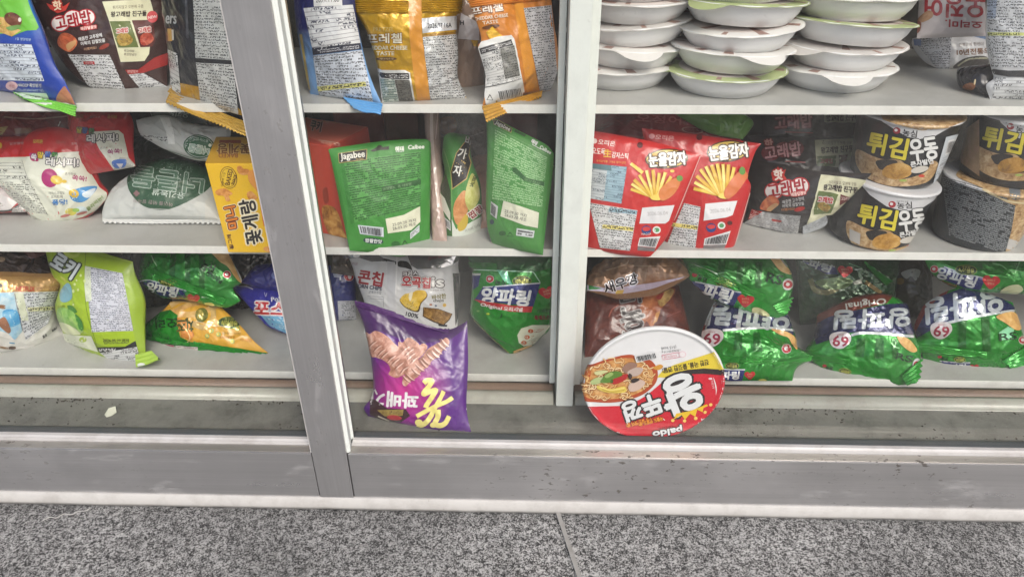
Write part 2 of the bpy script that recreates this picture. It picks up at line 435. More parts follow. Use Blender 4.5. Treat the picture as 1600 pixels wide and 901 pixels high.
class Bag(Item):
    """A pillow packet: four outline sides give its face, with real depth, thickness and creases."""
    body = 'bag_body'
    def __init__(s, name, label, cat, group, V, TL, TR, BR, BL, t=(), r=(), b=(), l=(), z=None, lean=.03, y=None, th=.045, base=(200, 200, 200),
                 fin='film', wr=1.0, NU=50, NV=50, pw=.55, dy=0.0, seed=None):
        super().__init__(name, label, cat, group, V); s.fin = fin
        top = along(s.px([TL, *t, TR]), NU+1); bot = along(s.px([BL, *b, BR]), NU+1)
        lef = along(s.px([TL, *l, BL]), NV+1); rig = along(s.px([TR, *r, BR]), NV+1)
        u = np.linspace(0, 1, NU+1)[None, :, None]; v = np.linspace(0, 1, NV+1)[:, None, None]
        C = (1-v)*top[None]+v*bot[None]+(1-u)*lef[:, None]+u*rig[:, None] \
            - ((1-u)*(1-v)*top[0]+u*(1-v)*top[-1]+(1-u)*v*bot[0]+u*v*bot[-1])
        if y is None:
            yb = [max(SHY-.024 if z != FLZ else .02, at_z([p], z)[0, 1])+dy for p in (bot[0], bot[-1])]
            y = (yb[0]+lean, yb[1]+lean, yb[1], yb[0])
        if None in y:                                   # a corner left open rests on the shelf board
            ya = [max(SHY-.024, at_z([p], ZS['C'])[0, 1]) for p in (bot[-1], bot[0])]
            y = (y[0], y[1], ya[0] if y[2] is None else y[2], ya[1] if y[3] is None else y[3])
        s.y = y; s.z = z
        Y = (y[0]*(1-u)+y[1]*u)*(1-v)+(y[3]*(1-u)+y[2]*u)*v
        B0 = at_y(C.reshape(-1, 2), Y.ravel()).reshape(NV+1, NU+1, 3)
        n = np.cross(B0[-1, 0]-B0[0, -1], B0[-1, -1]-B0[0, 0]); n /= np.linalg.norm(n)
        if n@FW > 0: n = -n
        s.n = n
        W = np.linalg.norm(B0[NV//2, -1]-B0[NV//2, 0]); H = np.linalg.norm(B0[-1, NU//2]-B0[0, NU//2])
        uu, vv = np.meshgrid(np.linspace(0, 1, NU+1), np.linspace(0, 1, NV+1))
        pil = (np.sin(np.pi*uu)*np.sin(np.pi*vv)); pil = np.maximum(pil, 0)**pw
        sd_ = seed if seed is not None else random.random()*100
        dis = np.zeros_like(uu)
        if wr:
            for j in range(NV+1):
                for i in range(NU+1):
                    x_, y_ = uu[j, i]*W*100, vv[j, i]*H*100
                    a = noise.noise((x_*.22, y_*.22, sd_))*.0035
                    e = math.exp(-min(vv[j, i], 1-vv[j, i])*H/.022)
                    cr = (1-abs(noise.noise((x_*.75+.2*y_, y_*.16, sd_+9)))*2.2)
                    a += max(cr, -.3)*.0022*(e+.12)
                    es = math.exp(-min(uu[j, i], 1-uu[j, i])*W/.012)
                    a += (1-abs(noise.noise((x_*.2, y_*.8, sd_+17)))*2)*.0012*es
                    rd = 1-abs(noise.noise((x_*.33+y_*.25, y_*.3-x_*.22, sd_+31)))*3
                    a += max(rd, 0)*.0016
                    r2 = 1-abs(noise.noise((x_*.8-y_*.5, y_*.7+x_*.45, sd_+53)))*4.5
                    a += max(r2, 0)*.0009
                    dis[j, i] = a*wr
        mask = np.minimum(1, pil*1.6)
        Fr = B0+n*((pil*th/2)+dis*mask)[..., None]; Bk = B0-n*((pil*th/2))[..., None]
        m_ = (NV+1)*(NU+1); Vt = np.concatenate([Fr.reshape(-1, 3), Bk.reshape(-1, 3)]); Fc, T = [], []
        bd = lambda j, i: j in (0, NV) or i in (0, NU)
        for j in range(NV):
            for i in range(NU):
                k = j*(NU+1)+i; qd = (k, k+NU+1, k+NU+2, k+1); Fc.append(qd)
                ids = [(j, i), (j+1, i), (j+1, i+1), (j, i+1)]
                Fc.append(tuple((x if bd(*ji) else x+m_) for x, ji in list(zip(qd, ids))[::-1]))
                T += [(qd[0], qd[1], qd[2]), (qd[0], qd[2], qd[3])]
        gu = np.gradient(Fr, axis=1); gv = np.gradient(Fr, axis=0); N = np.cross(gv, gu); N /= np.linalg.norm(N, axis=2, keepdims=True)+1e-12
        if (N.reshape(-1, 3)@n).mean() < 0: N = -N; 
        a, b2, c = Vt[T[len(T)//2][0]], Vt[T[len(T)//2][1]], Vt[T[len(T)//2][2]]
        if np.cross(b2-a, c-a)@n < 0: Fc = [f[::-1] for f in Fc]
        gu = np.gradient(Bk, axis=1); gv = np.gradient(Bk, axis=0); NB = np.cross(gv, gu); NB /= np.linalg.norm(NB, axis=2, keepdims=True)+1e-12
        if (NB.reshape(-1, 3)@n).mean() > 0: NB = -NB
        mid = (C.reshape(-1, 2).min(0)+C.reshape(-1, 2).max(0))/2
        U = (C.reshape(-1, 2)-mid)/100*np.array([1, -1])
        s.add(s.body, Vt, Fc, np.concatenate([N.reshape(-1, 3), NB.reshape(-1, 3)]), np.concatenate([U, U]), s.M_(base))
        s.front(Fr.reshape(-1, 3), T, N.reshape(-1, 3)); s.ready(); s.mid = mid
    def top(s, q, c, **k): s.strip(q, (s.y[0]-.001, s.y[1]-.001, s.y[1]-.001, s.y[0]-.001), c, name='top_seal', **k)
    def bottom(s, q, c, **k):
        """a seal lying out over the shelf board and its edge"""
        s.strip(q, [max(float(g), SHY-.018) for g in at_z(s.px(q), s.z+.004)[:, 1]], c, name='bottom_seal', **k)

def lathe(prof, n=64):
    """profile [(r, z)] -> verts, quads"""
    V, Fc = [], []
    for r, zz in prof:
        for k in range(n):
            a = 2*math.pi*k/n; V.append((r*math.cos(a), r*math.sin(a), zz))
    for i in range(len(prof)-1):
        for k in range(n):
            a, b = i*n+k, i*n+(k+1) % n; Fc.append((a, b, b+n, a+n))
    return np.array(V), Fc
def vnormals(V, Fc):
    N = np.zeros_like(V)
    for f in Fc:
        g = np.cross(V[f[1]]-V[f[0]], V[f[2]]-V[f[0]])
        for i in f: N[i] += g
    return N/(np.linalg.norm(N, axis=1, keepdims=True)+1e-15)
def tris(Fc):
    T = []
    for f in Fc:
        for k in range(1, len(f)-1): T.append((f[0], f[k], f[k+1]))
    return T

# ================================================================== the setting
SHY = 0.135                                                   # front of the shelves behind the glass
FLZ = at_y([(1021, 686)], .012)[0, 2]                          # floor of the display window
ZS = {k: at_y([p], SHY)[0, 2] for k, p in (('A', (865, 164.5)), ('B', (865, 390)), ('C', (850, 586)))}
ZS['F'] = FLZ
XL, XR = -1.5, 1.5

def granite():
    m, nt, b = newmat('speckled_granite'); o = objco(nt)
    vo = node(nt, 'ShaderNodeTexVoronoi'); vo.inputs['Scale'].default_value = 420; nt.links.new(o, vo.inputs['Vector'])
    sp = node(nt, 'ShaderNodeSeparateColor'); nt.links.new(vo.outputs['Color'], sp.inputs[0])
    v2 = node(nt, 'ShaderNodeTexVoronoi'); v2.inputs['Scale'].default_value = 760; nt.links.new(o, v2.inputs['Vector'])
    s2 = node(nt, 'ShaderNodeSeparateColor'); nt.links.new(v2.outputs['Color'], s2.inputs[0])
    g = math_(nt, 'ADD', math_(nt, 'MULTIPLY', sp.outputs[0], .45), math_(nt, 'MULTIPLY', s2.outputs[0], .55))
    g = math_(nt, 'ADD', g, math_(nt, 'MULTIPLY', math_(nt, 'SUBTRACT', ntex(nt, o, 90, 3), .5), .8))
    col = ramp(nt, g, (.24, (.018, .018, .018)), (.38, (.085, .084, .082)), (.53, (.245, .242, .236)), (.8, (.50, .495, .48)))
    st = ramp(nt, ntex(nt, o, 4, 5, .65), (.3, .5), (.7, 1.05))
    n = node(nt, 'ShaderNodeMix'); n.data_type = 'RGBA'; n.blend_type = 'MULTIPLY'; n.inputs[0].default_value = 1
    sy = node(nt, 'ShaderNodeSeparateXYZ'); nt.links.new(o, sy.inputs[0])          # grime trodden in along the foot of the frame
    gd = math_(nt, 'ADD', math_(nt, 'MULTIPLY', sy.outputs[1], 14), math_(nt, 'ADD', 1.35, math_(nt, 'MULTIPLY', math_(nt, 'SUBTRACT', ntex(nt, o, 16, 5, .65), .5), 2.2)))
    st = math_(nt, 'MULTIPLY', st, ramp(nt, gd, (.35, 1.), (1., .62)))
    nt.links.new(col, n.inputs[6]); nt.links.new(st, n.inputs[7]); nt.links.new(n.outputs[2], b.inputs['Base Color'])
    b.inputs['Roughness'].default_value = .6; bump(nt, b, g, .0012, .6); return m
def steel(axis=0, base=(.49, .485, .488), rough=.27, key='brushed_steel'):
    """brushed metal sheet: streaks along its length, scratches, smudges and flecks of grime"""
    m, nt, b = newmat(key+str(axis)); o = objco(nt)
    def st(a, c_):
        mp = node(nt, 'ShaderNodeMapping'); mp.inputs['Scale'].default_value = (a, c_, c_) if axis == 0 else (c_, c_, a)
        nt.links.new(o, mp.inputs[0]); return mp.outputs[0]
    br = ntex(nt, st(5, 420), 1, 3, .6); wide = ntex(nt, st(1.6, 34), 1, 4, .6); cloud = ntex(nt, o, 6, 5, .62)
    scr = ramp(nt, ntex(nt, st(9, 900), 1, 2, .5), (.70, 0.), (.73, 1.))
    flk = math_(nt, 'MULTIPLY', ramp(nt, ntex(nt, st(60, 130), 1, 4, .62), (.615, 0.), (.635, 1.)), ramp(nt, ntex(nt, o, 4.3, 3), (.46, 0.), (.6, 1.)))
    smg = ramp(nt, ntex(nt, st(10, 28), 1, 5, .7), (.56, 0.), (.8, 1.))
    c = mix(nt, br, tuple(x*.86 for x in base), tuple(x*1.12 for x in base))
    c = mix(nt, ramp(nt, wide, (.35, 0.), (.7, .5)), c, tuple(x*.66 for x in base))
    c = mix(nt, ramp(nt, cloud, (.5, 0.), (.75, .25)), c, tuple(min(1, x*1.5) for x in base))
    c = mix(nt, math_(nt, 'MULTIPLY', scr, .5), c, (.7, .69, .68))
    c = mix(nt, math_(nt, 'MULTIPLY', smg, .22), c, (.15, .135, .12))
    c = mix(nt, math_(nt, 'MULTIPLY', flk, .85), c, (.055, .045, .035))
    nt.links.new(c, b.inputs['Base Color'])
    nt.links.new(math_(nt, 'SUBTRACT', .78, math_(nt, 'MULTIPLY', math_(nt, 'ADD', flk, smg), .6)), b.inputs['Metallic'])
    nt.links.new(ramp(nt, math_(nt, 'ADD', math_(nt, 'MULTIPLY', wide, .5), math_(nt, 'MULTIPLY', cloud, .5)), (.3, rough-.05), (.7, rough+.2)), b.inputs['Roughness'])
    bump(nt, b, br, .00012, .6); return m
def paint(c, key, rough=.4, dirt=.25, dirtc=(.12, .1, .085), sc=18):
    m, nt, b = newmat(key); o = objco(nt); l = lin(c)
    d = ramp(nt, ntex(nt, o, sc, 6, .68), (.45, 0.), (.78, 1.))
    sp = ramp(nt, ntex(nt, o, 140, 3, .6), (.7, 0.), (.76, 1.))
    cc = mix(nt, math_(nt, 'MULTIPLY', d, dirt), l, dirtc); cc = mix(nt, math_(nt, 'MULTIPLY', sp, dirt*1.2), cc, dirtc)
    nt.links.new(cc, b.inputs['Base Color']); b.inputs['Roughness'].default_value = rough
    bump(nt, b, ntex(nt, o, 200, 3), .0002, .4); return m
M_GR = granite(); M_SX = steel(0); M_SZ = steel(2)
M_WHITE = paint((182, 180, 178), 'white_enamel', .4, .42, (.16, .13, .1), 26)
M_SHELF = paint((175, 175, 171), 'shelf_laminate', .38, .3, sc=14)  # board tops coloured darker to stand for the dimmer light on them
M_EDGE = paint((226, 226, 220), 'edge_banding', .4, .22, (.2, .18, .15), 34)  # same white board, kept lighter where the front catches more light
M_POST = paint((226, 231, 226), 'cream_post_paint', .4, .12, sc=30)
M_FLOOR = paint((118, 118, 112), 'dusty_window_floor', .5, .75, (.028, .026, .022), 22)
M_PIPE = paint((172, 172, 162), 'dusty_track_paint', .3, .42, (.17, .13, .1), 22)
M_BROWN = paint((128, 108, 94), 'rusty_track', .5, .5, (.12, .09, .07), 30)
M_SEAL = paint((178, 176, 172), 'white_sealant', .6, .45, (.2, .18, .16), 30)
M_RUB = paint((70, 74, 76), 'grey_rubber', .6, .3)
M_GROUT = paint((146, 144, 140), 'grout', .85, .4, sc=60)
M_WALL = paint((170, 166, 158), 'wall_plaster', .8, .2)
M_DARK = paint((62, 58, 53), 'shop_interior', .8, .3)
m, nt, b = newmat('window_glass')                               # clear pane: see-through, fresnel gloss, a little dust
out = nt.nodes['Material Output']; nt.nodes.remove(b)
tr = node(nt, 'ShaderNodeBsdfTransparent'); tr.inputs[0].default_value = (.972, .976, .970, 1)
gl = node(nt, 'ShaderNodeBsdfGlossy'); gl.inputs['Roughness'].default_value = .02
lw = node(nt, 'ShaderNodeLayerWeight'); lw.inputs[0].default_value = .5
sch = math_(nt, 'ADD', .03, math_(nt, 'MULTIPLY', math_(nt, 'POWER', lw.outputs['Facing'], 5), .9))
mx = node(nt, 'ShaderNodeMixShader'); nt.links.new(sch, mx.inputs[0])
nt.links.new(tr.outputs[0], mx.inputs[1]); nt.links.new(gl.outputs[0], mx.inputs[2])
df = node(nt, 'ShaderNodeBsdfDiffuse'); df.inputs[0].default_value = (.75, .76, .72, 1)
mx2 = node(nt, 'ShaderNodeMixShader')
mpg = node(nt, 'ShaderNodeMapping'); mpg.inputs['Scale'].default_value = (9, 9, 3.2); mpg.inputs['Rotation'].default_value = (0, .35, 0); nt.links.new(objco(nt), mpg.inputs[0])
du = math_(nt, 'ADD', ramp(nt, ntex(nt, mpg.outputs[0], 1, 6, .68), (.5, .003), (.85, .05)), math_(nt, 'MULTIPLY', ramp(nt, ntex(nt, objco(nt), 160, 3, .6), (.66, 0.), (.72, 1.)), .05))
nt.links.new(du, mx2.inputs[0]); nt.links.new(mx.outputs[0], mx2.inputs[1]); nt.links.new(df.outputs[0], mx2.inputs[2])
nt.links.new(mx2.outputs[0], out.inputs[0]); M_GLASS = m
M_LEDGE = steel(0, (.50, .475, .44), .32, 'ledge_metal')

def struct(name, me): return tag(link(name, me), kind='structure')
# pavement: two granite slabs of one sheet and the grout line between them
struct('pavement', mesh_from('pavement', [(-8, -3.2, 0), (8, -3.2, 0), (8, .02, 0), (-8, .02, 0)], [(0, 1, 2, 3)], M_GR))
struct('kerb', box_me('kerb', -8, 8, -3.36, -3.2, -.14, .004, M_GROUT, .01))
M_ROAD = paint((62, 62, 64), 'asphalt', .85, .3, sc=60)
struct('road', mesh_from('road', [(-60, -40, -.13), (60, -40, -.13), (60, -3.3, -.13), (-60, -3.3, -.13)], [(0, 1, 2, 3)], M_ROAD))
g0, g1 = at_z([(868, 792), (905, 903)], 0.0); dv = (g1-g0)/np.linalg.norm(g1-g0); nv_ = np.array([-dv[1], dv[0], 0])*.003
e = g0+dv*1.6; g0 = g0-dv*.02
struct('pavement_joint', mesh_from('pavement_joint', [g0-nv_+[0, 0, .004], e-nv_+[0, 0, .004], e+nv_+[0, 0, .004], g0+nv_+[0, 0, .004]], [(0, 1, 2, 3)], M_GROUT))
# shop shell (mostly out of the picture)
struct('interior_floor', box_me('interior_floor', XL, XR, .10, 1.6, FLZ-.1, FLZ-.003, M_FLOOR, 0))
struct('back_wall', box_me('back_wall', XL, XR, 1.6, 1.7, -.1, 2.2, M_DARK, 0))
struct('side_wall', box_me('side_wall', XL-.1, XL, -.03, 1.6, -.1, 2.2, M_WALL, 0))
struct('side_wall', box_me('side_wall', XR, XR+.1, -.03, 1.6, -.1, 2.2, M_WALL, 0))
struct('ceiling', box_me('ceiling', XL, XR, -.03, 1.6, 1.9, 2.0, M_WHITE, 0))
struct('upper_wall', box_me('upper_wall', -4, 4, -.04, -.032, 1.9, 3.2, M_WALL, 0))
struct('outer_wall', box_me('outer_wall', -4, XL-.002, -.06, -.034, 0.0, 1.9, M_WALL, 0))
struct('outer_wall', box_me('outer_wall', XR+.002, 4, -.06, -.034, 0.0, 1.9, M_WALL, 0))

# window frame --------------------------------------------------------
FY = -.035
fx = lambda a, b, Y: float(np.mean([at_y([a], Y)[0, 0], at_y([b], Y)[0, 0]]))
ML, MR = fx((344, 0), (499, 768), FY), fx((424, 0), (551, 773), FY)
BR_ = fx((443, 0), (555, 690), -.004)
ZT = float(at_y([(600, 711)], FY)[0, 2]); ZB = .022; ZBD = FLZ+.010
win = empty('shop_window', (MR, FY, 0)); tag(win, 'brushed steel shop window frame with a wide mullion and two glass panes', 'window')
W0 = np.array([MR, FY, 0])
def wpart(name, me):
    me.transform(Matrix.Translation(Vector(-W0))); return link(name, me, win)
wpart('mullion', box_me('mullion', ML, MR, FY, .012, .019, 1.9, M_SZ, .0012))
for x0, x1 in ((XL, ML-.0012), (MR+.0012, XR)):
    wpart('bottom_rail', box_me('bottom_rail', x0, x1, FY+.001, .012, .019, ZT, M_SX, .0012))
    xa = x0 if x0 < ML-.1 else BR_
    prof = [(-.018, ZT-.002), (-.0165, ZT+.004), (-.013, ZBD-.003), (-.0095, ZBD), (-.004, ZBD), (-.004, ZT-.002)]
    xb = x1 if x1 > MR+.1 else x1
    wpart('glazing_bead', loft_me('glazing_bead', [[(x, yy, zz) for yy, zz in prof] for x in (xa, xb)], M_WHITE, smooth=False))
    wpart('sill_strip', box_me('sill_strip', xa, xb, FY+.0035, -.0185, ZT-.0005, ZT+.0006, M_LEDGE, 0))
    wpart('rubber_gasket', box_me('rubber_gasket', xa, xb, -.0042, .0065, ZBD-.002, ZBD+.0016, M_RUB, .0006))
    wpart('pane', box_me('pane', xa-.004, xb+.004, -.0025, .0025, ZBD, 1.9, M_GLASS, 0))
    wpart('inner_rail', box_me('inner_rail', x0, x1, .0125, .020, .03, FLZ-.004, M_SX, 0))
# slanting white bead on the right flank of the mullion
pr = [(MR-.0008, FY+.003), (MR+.002, FY+.003), (MR+.0045, FY+.006), (BR_-.003, -.006), (BR_, -.0035), (MR-.0008, -.0035)]
wpart('glazing_bead', loft_me('glazing_bead', [[(x, y, z) for x, y in pr] for z in (ZT+.001, 1.9)], M_POST, smooth=False))
wpart('edge_trim', box_me('edge_trim', ML-.0022, ML-.0002, FY+.002, -.003, ZT+.001, 1.9, M_WHITE, .0004))
# sealant bead at the foot, uneven by hand
rg = []
for k in range(241):
    x = XL+(XR-XL)*k/240; a = noise.noise((x*9, 0, 3))*.0016+noise.noise((x*40, 1, 3))*.0006
    rg.append([(x, FY+.002, .0015), (x, FY-.0052-a*.7, .001), (x, FY-.005-a*.7, .006), (x, FY-.0022-a*.5, .0185+a*.6), (x, FY+.002, .0215+a*.5)])
sl_ = tag(link('sealant_bead', loft_me('sealant_bead', rg, M_SEAL)), 'white sealant bead along the foot of the steel window frame', 'sealant')

# window floor and sliding tracks --------------------------------------
struct('window_floor', box_me('window_floor', XL, XR, .0205, .13, FLZ-.05, FLZ, M_FLOOR, 0))
def lane(x0, x1, prof, m): return loft_me('track', [[(x, y, z) for y, z in prof] for x in (x0, x1)], m, smooth=True)
def roundprof(y0, y1, z0, z1, n=9):
    """rounded nose towards the glass"""
    p = [(y1, z0), (y0, z0)]
    for k in range(n):
        a = math.pi/2*k/(n-1); p.append((y0+(y1-y0)*.75*(1-math.cos(a)), z0+(z1-z0)*math.sin(a)*1.0))
    p.append((y1, z1)); return p
PX0 = fx((888, 0), (870, 637), .085); PX1 = fx((924, 0), (896, 637), .085)
SX0 = fx((874, 0), (860, 560), .118); SX1 = fx((938, 0), (908, 600), .118)
Yp = float(at_z([(850, 632)], FLZ)[0, 1]); ztop = float(at_y([(850, 616)], Yp+.010)[0, 2])
zrail = float(at_y([(850, 599)], Yp+.034)[0, 2])
for x0, x1 in ((XL, PX0-.004), (PX1+.004, XR)):
    tk = empty('sliding_track', (x0, Yp, FLZ)); B = Vector((-x0, -Yp, -FLZ))
    tag(tk, 'dusty rounded door track '+('left' if x0 < -1 else 'right')+' of the white post', 'track', 'door tracks under the shelves')
    a = lane(x0, x1, roundprof(Yp, Yp+.019, FLZ, ztop), M_PIPE); a.transform(Matrix.Translation(B)); link('front_rail', a, tk)
    a = lane(x0, x1, roundprof(Yp+.0205, Yp+.036, FLZ, zrail), M_BROWN); a.transform(Matrix.Translation(B)); link('rear_rail', a, tk)
# shelves ---------------------------------------------------------------
un = empty('shelf_unit', (PX0, SHY, FLZ)); tag(un, 'white shelf unit with a cream post standing behind the glass', 'shelves')
U0 = Vector((-PX0, -SHY, -FLZ))
def upart(name, me): me.transform(Matrix.Translation(U0)); return link(name, me, un)
for k, p in (('A', (865, 177)), ('B', (865, 400.5)), ('C', (850, 596))):
    t_ = ZS[k]-float(at_y([p], SHY)[0, 2])
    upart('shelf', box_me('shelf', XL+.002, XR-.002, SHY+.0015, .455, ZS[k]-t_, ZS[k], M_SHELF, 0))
    upart('board_front', box_me('board_front', XL+.002, XR-.002, SHY, SHY+.0014, ZS[k]-t_-.0004, ZS[k]+.0004, M_EDGE, .0004))  # thin front skin added to carry the lighter, fuller-lit colour
upart('shelf', box_me('shelf', XL+.002, XR-.002, SHY, .455, ZS['A']+.255, ZS['A']+.267, M_SHELF, .001))  # unseen upper shelf, added to shade the top row
upart('back_panel', box_me('back_panel', XL+.002, XR-.002, .457, .465, FLZ, ZS['A']+.27, M_DARK, 0))
upart('post', box_me('post', PX0, PX1, .080, SHY-.0005, FLZ, 1.88, M_POST, .002))
zs_ = float(at_y([(868, 597)], .118)[0, 2])
upart('post_flange', box_me('post_flange', SX0, PX0-.0015, .116, SHY-.001, zs_, 1.88, M_POST, .0012))
upart('post_flange', box_me('post_flange', PX1+.0015, SX1, .116, SHY-.001, zs_-.004, 1.88, M_POST, .0012))

# a pale thread lying on the pavement
tp = at_z([(66, 813), (78, 807), (88, 808), (100, 802), (112, 803), (122, 798), (134, 797), (141, 793)], .0008); rg = []
tp = np.array(smooth_poly([tuple(p) for p in tp], False, 4))
for k, p in enumerate(tp):
    q = .0006+.0005*abs(noise.noise((k*.9, 0, 0))); rg.append([p+np.array([0, -q, -.0006]), p+np.array([0, 0, q]), p+np.array([0, q, -.0006])])
tag(link('thread', loft_me('thread', rg, M_SEAL)), 'short pale thread lying on the granite near the left edge', 'thread')

# ================================================================== top shelf
V1, V2, V3, V4, V5 = (0, 0, .3), (0, 160, .3), (0, 370, .3), (440, 0, .3), (440, 160, .3)
V6, V7, V8, V9, V10, V11 = (440, 370, .36613), (900, 0, .4375), (880, 160, .28846), (1140, 160, .28858), (880, 380, .35503), (1200, 380, .2886)
W1, W2, W3, W4, W5, W6, W7 = (200, 380, .22205), (540, 460, .25522), (1050, 390, .24416), (640, 160, .27746), (0, 160, .22201), (900, 500, .22202), (0, 0, .2109)
X1, X2, X3, X4, X5, X6, X7, X8, X9 = (150, 165, .26641), (510, 385, .17761), (720, 390, .18868), (0, 385, .2109), (910, 395, .16651), (540, 0, .21642), (1240, 395, .23857), (450, 165, .26624), (1390, 0, .17751)
WH, BK, RED, CREAM = (226, 226, 224), (38, 36, 38), (196, 38, 42), (226, 224, 196)
INK, PANEL = (50, 50, 54), (214, 215, 216)
A, B, C, FL = ZS['A'], ZS['B'], ZS['C'], FLZ

def nut_bag():
    b = Bag('nut_snack_bag', 'green and blue nut snack bag at the left end of the top shelf', 'snack bag', None, W7, (-330, -400), (110, -400), (560, 775), (-200, 640),
            r=[(205, 0), (295, 220), (390, 470), (480, 610)], b=[(100, 690), (350, 745)], z=A, lean=.035, th=.05, base=grad((28, 62, 160), (50, 140, 215), 1, -.25, .6))
    b.Q([(-300, -400), (150, -400), (330, 150), (270, 225), (200, 228), (150, 245), (95, 270), (40, 250), (-300, 262)], (112, 190, 62))
    b.Q([(-60, 120), (30, 130), (90, 200), (160, 225), (90, 272), (30, 250), (-60, 230)], mottle((150, 110, 50), (205, 165, 90), (225, 195, 130), 120))
    b.E(100, 145, 68, 48, mottle((70, 35, 25), (110, 60, 45), (140, 90, 70), 60), 25); b.E(150, 148, 12, 16, (235, 225, 215))
    b.Q([(50, 205), (140, 185), (155, 205), (90, 230)], (120, 165, 90), sm=True)
    b.T('1일 영양성분', 175, 292, 20, (200, 225, 240), 4)
    b.M([(-260, 315), (235, 330), (330, 602), (-160, 590)], 11, (214, 222, 232), (50, 60, 90), lines=True, part='nutrition_panel')
    b.E(88, 636, 44, 33, (232, 190, 195)); b.T('해썹', 88, 636, 22, (180, 60, 70), 5)
    b.T('HACCP 확인받기', 220, 631, 26, WH, 2, w=172, bold=1); b.M([(135, 655), (318, 662), (330, 680), (150, 672)], 2, (36, 62, 150), (190, 205, 230))
    b.Q([(470, 645), (500, 665), (560, 775), (420, 745)], mottle((150, 95, 60), (185, 125, 90), (205, 150, 110), 50), sm=True)
    b.bottom([(92, 680), (566, 786), (560, 862), (178, 738)], (122, 200, 70), n=4)
    b.Q([(98, 682), (345, 690), (372, 747), (185, 732)], (205, 222, 205), part='bottom_seal'); b.T('26.12.15 까지', 240, 712, 18, INK, 9)
    b.done()
nut_bag()

def whale_bag():
    b = Bag('cracker_bag', 'dark brown seafood cracker bag with a cream panel, upright on the top shelf', 'snack bag', 'seafood cracker bags', W7, (150, -380), (1240, -380), (1240, 640), (690, 655),
            l=[(215, 0), (330, 260), (520, 530)], b=[(820, 665), (950, 685), (1100, 655)], z=A, lean=.03, th=.05, base=(62, 40, 36))
    b.Q([(235, 30), (380, 40), (375, 120), (420, 200), (420, 240), (360, 190)], (72, 48, 44))
    b.Q([(375, 70), (345, 25), (400, 45), (430, -10), (470, 50), (520, 20), (490, 80), (430, 100)], (205, 70, 60))
    b.T('핫', 428, 42, 66, (250, 225, 195), -6, bold=4, out=[((190, 50, 40), 9)])
    for x, y, r in ((450, 175, 62), (545, 138, 64), (640, 130, 62)): b.E(x, y, r+9, r, (190, 40, 45))
    for x, y, r in ((450, 175, 54), (545, 138, 56), (640, 130, 54)): b.E(x, y, r+9, r, (240, 232, 228))
    b.T('고래밥', 547, 150, 100, (165, 30, 38), -12, w=265, bold=5)
    b.T('매콤달콤맛', 662, 207, 24, (245, 220, 210), -8, w=115, bold=1.5, out=[((200, 40, 40), 6)])
    b.Q([(430, 290), (470, 245), (540, 265), (575, 320), (520, 385), (440, 345)], mottle((150, 70, 40), (215, 110, 70), (235, 150, 100), 70), sm=True)
    b.Q([(495, 330), (560, 300), (560, 330), (510, 375)], (225, 175, 120), sm=True)
    b.T('매콤한 고추장에', 670, 277, 28, WH, -11, w=175, bold=1); b.T('어묵의 감칠맛을', 690, 312, 28, WH, -9, w=180, bold=1); b.T('더했어요!', 670, 360, 20, (235, 190, 150), -9, w=92)
    b.E(775, 345, 42, 16, (150, 60, 45), -25)
    b.M([(505, 405), (812, 408), (935, 675), (660, 650)], 12, PANEL, INK, part='ingredients_panel'); b.Q([(620, 455), (700, 455), (705, 477), (623, 477)], (190, 50, 50), part='ingredients_panel'); b.T('유의사항', 662, 466, 15, WH)
    b.Q([(760, 14), (1112, -6), (1140, 95), (1105, 400), (1072, 452), (895, 460), (812, 160)], (226, 224, 190))
    b.T('튀기지않고 오븐에 구운', 950, 52, 26, (90, 60, 50), -3, w=225); b.T('왕고래밥 친구들', 955, 104, 40, (50, 32, 28), -2, w=262, bold=2.2)
    b.Q([(815, 160), (965, 157), (1026, 350), (876, 353)], (105, 118, 62)); b.Q([(978, 152), (1130, 148), (1152, 300), (1128, 347), (1040, 350)], (92, 36, 32))
    b.Q([(870, 270), (930, 240), (985, 290), (960, 330), (890, 335)], mottle((60, 50, 25), (175, 140, 60), (215, 190, 110), 130), sm=True)
    b.Q([(1040, 270), (1100, 235), (1140, 290), (1100, 330), (1050, 330)], mottle((110, 30, 25), (180, 70, 50), (210, 120, 90), 130), sm=True)
    b.T('고래밥', 908, 228, 34, (190, 40, 45), -8, w=86, bold=2, out=[((240, 232, 225), 5)]); b.T('고래밥', 1072, 222, 36, (190, 40, 45), -8, w=92, bold=2, out=[((240, 232, 225), 5)])
    b.E(1128, 126, 40, 44, (205, 70, 75)); b.T('NEW', 1130, 128, 20, (245, 220, 215), -8, bold=1)
    b.T('왕고래밥', 958, 376, 18, (70, 40, 35), 2, w=75); b.T('볶음양념맛', 966, 403, 20, (70, 40, 35), 2, w=95)
    b.Q([(925, 515), (1030, 515), (1138, 430), (1240, 390), (1240, 480), (1060, 540), (950, 550)], (160, 45, 42)); b.T('영양정보', 985, 528, 20, (235, 205, 200), 0, w=85)
    b.M([(952, 550), (1060, 540), (1240, 470), (1240, 640), (1050, 668)][:2]+[(1240, 640), (1050, 668)], 9, PANEL, INK, lines=True, part='nutrition_panel')
    b.done()
whale_bag()

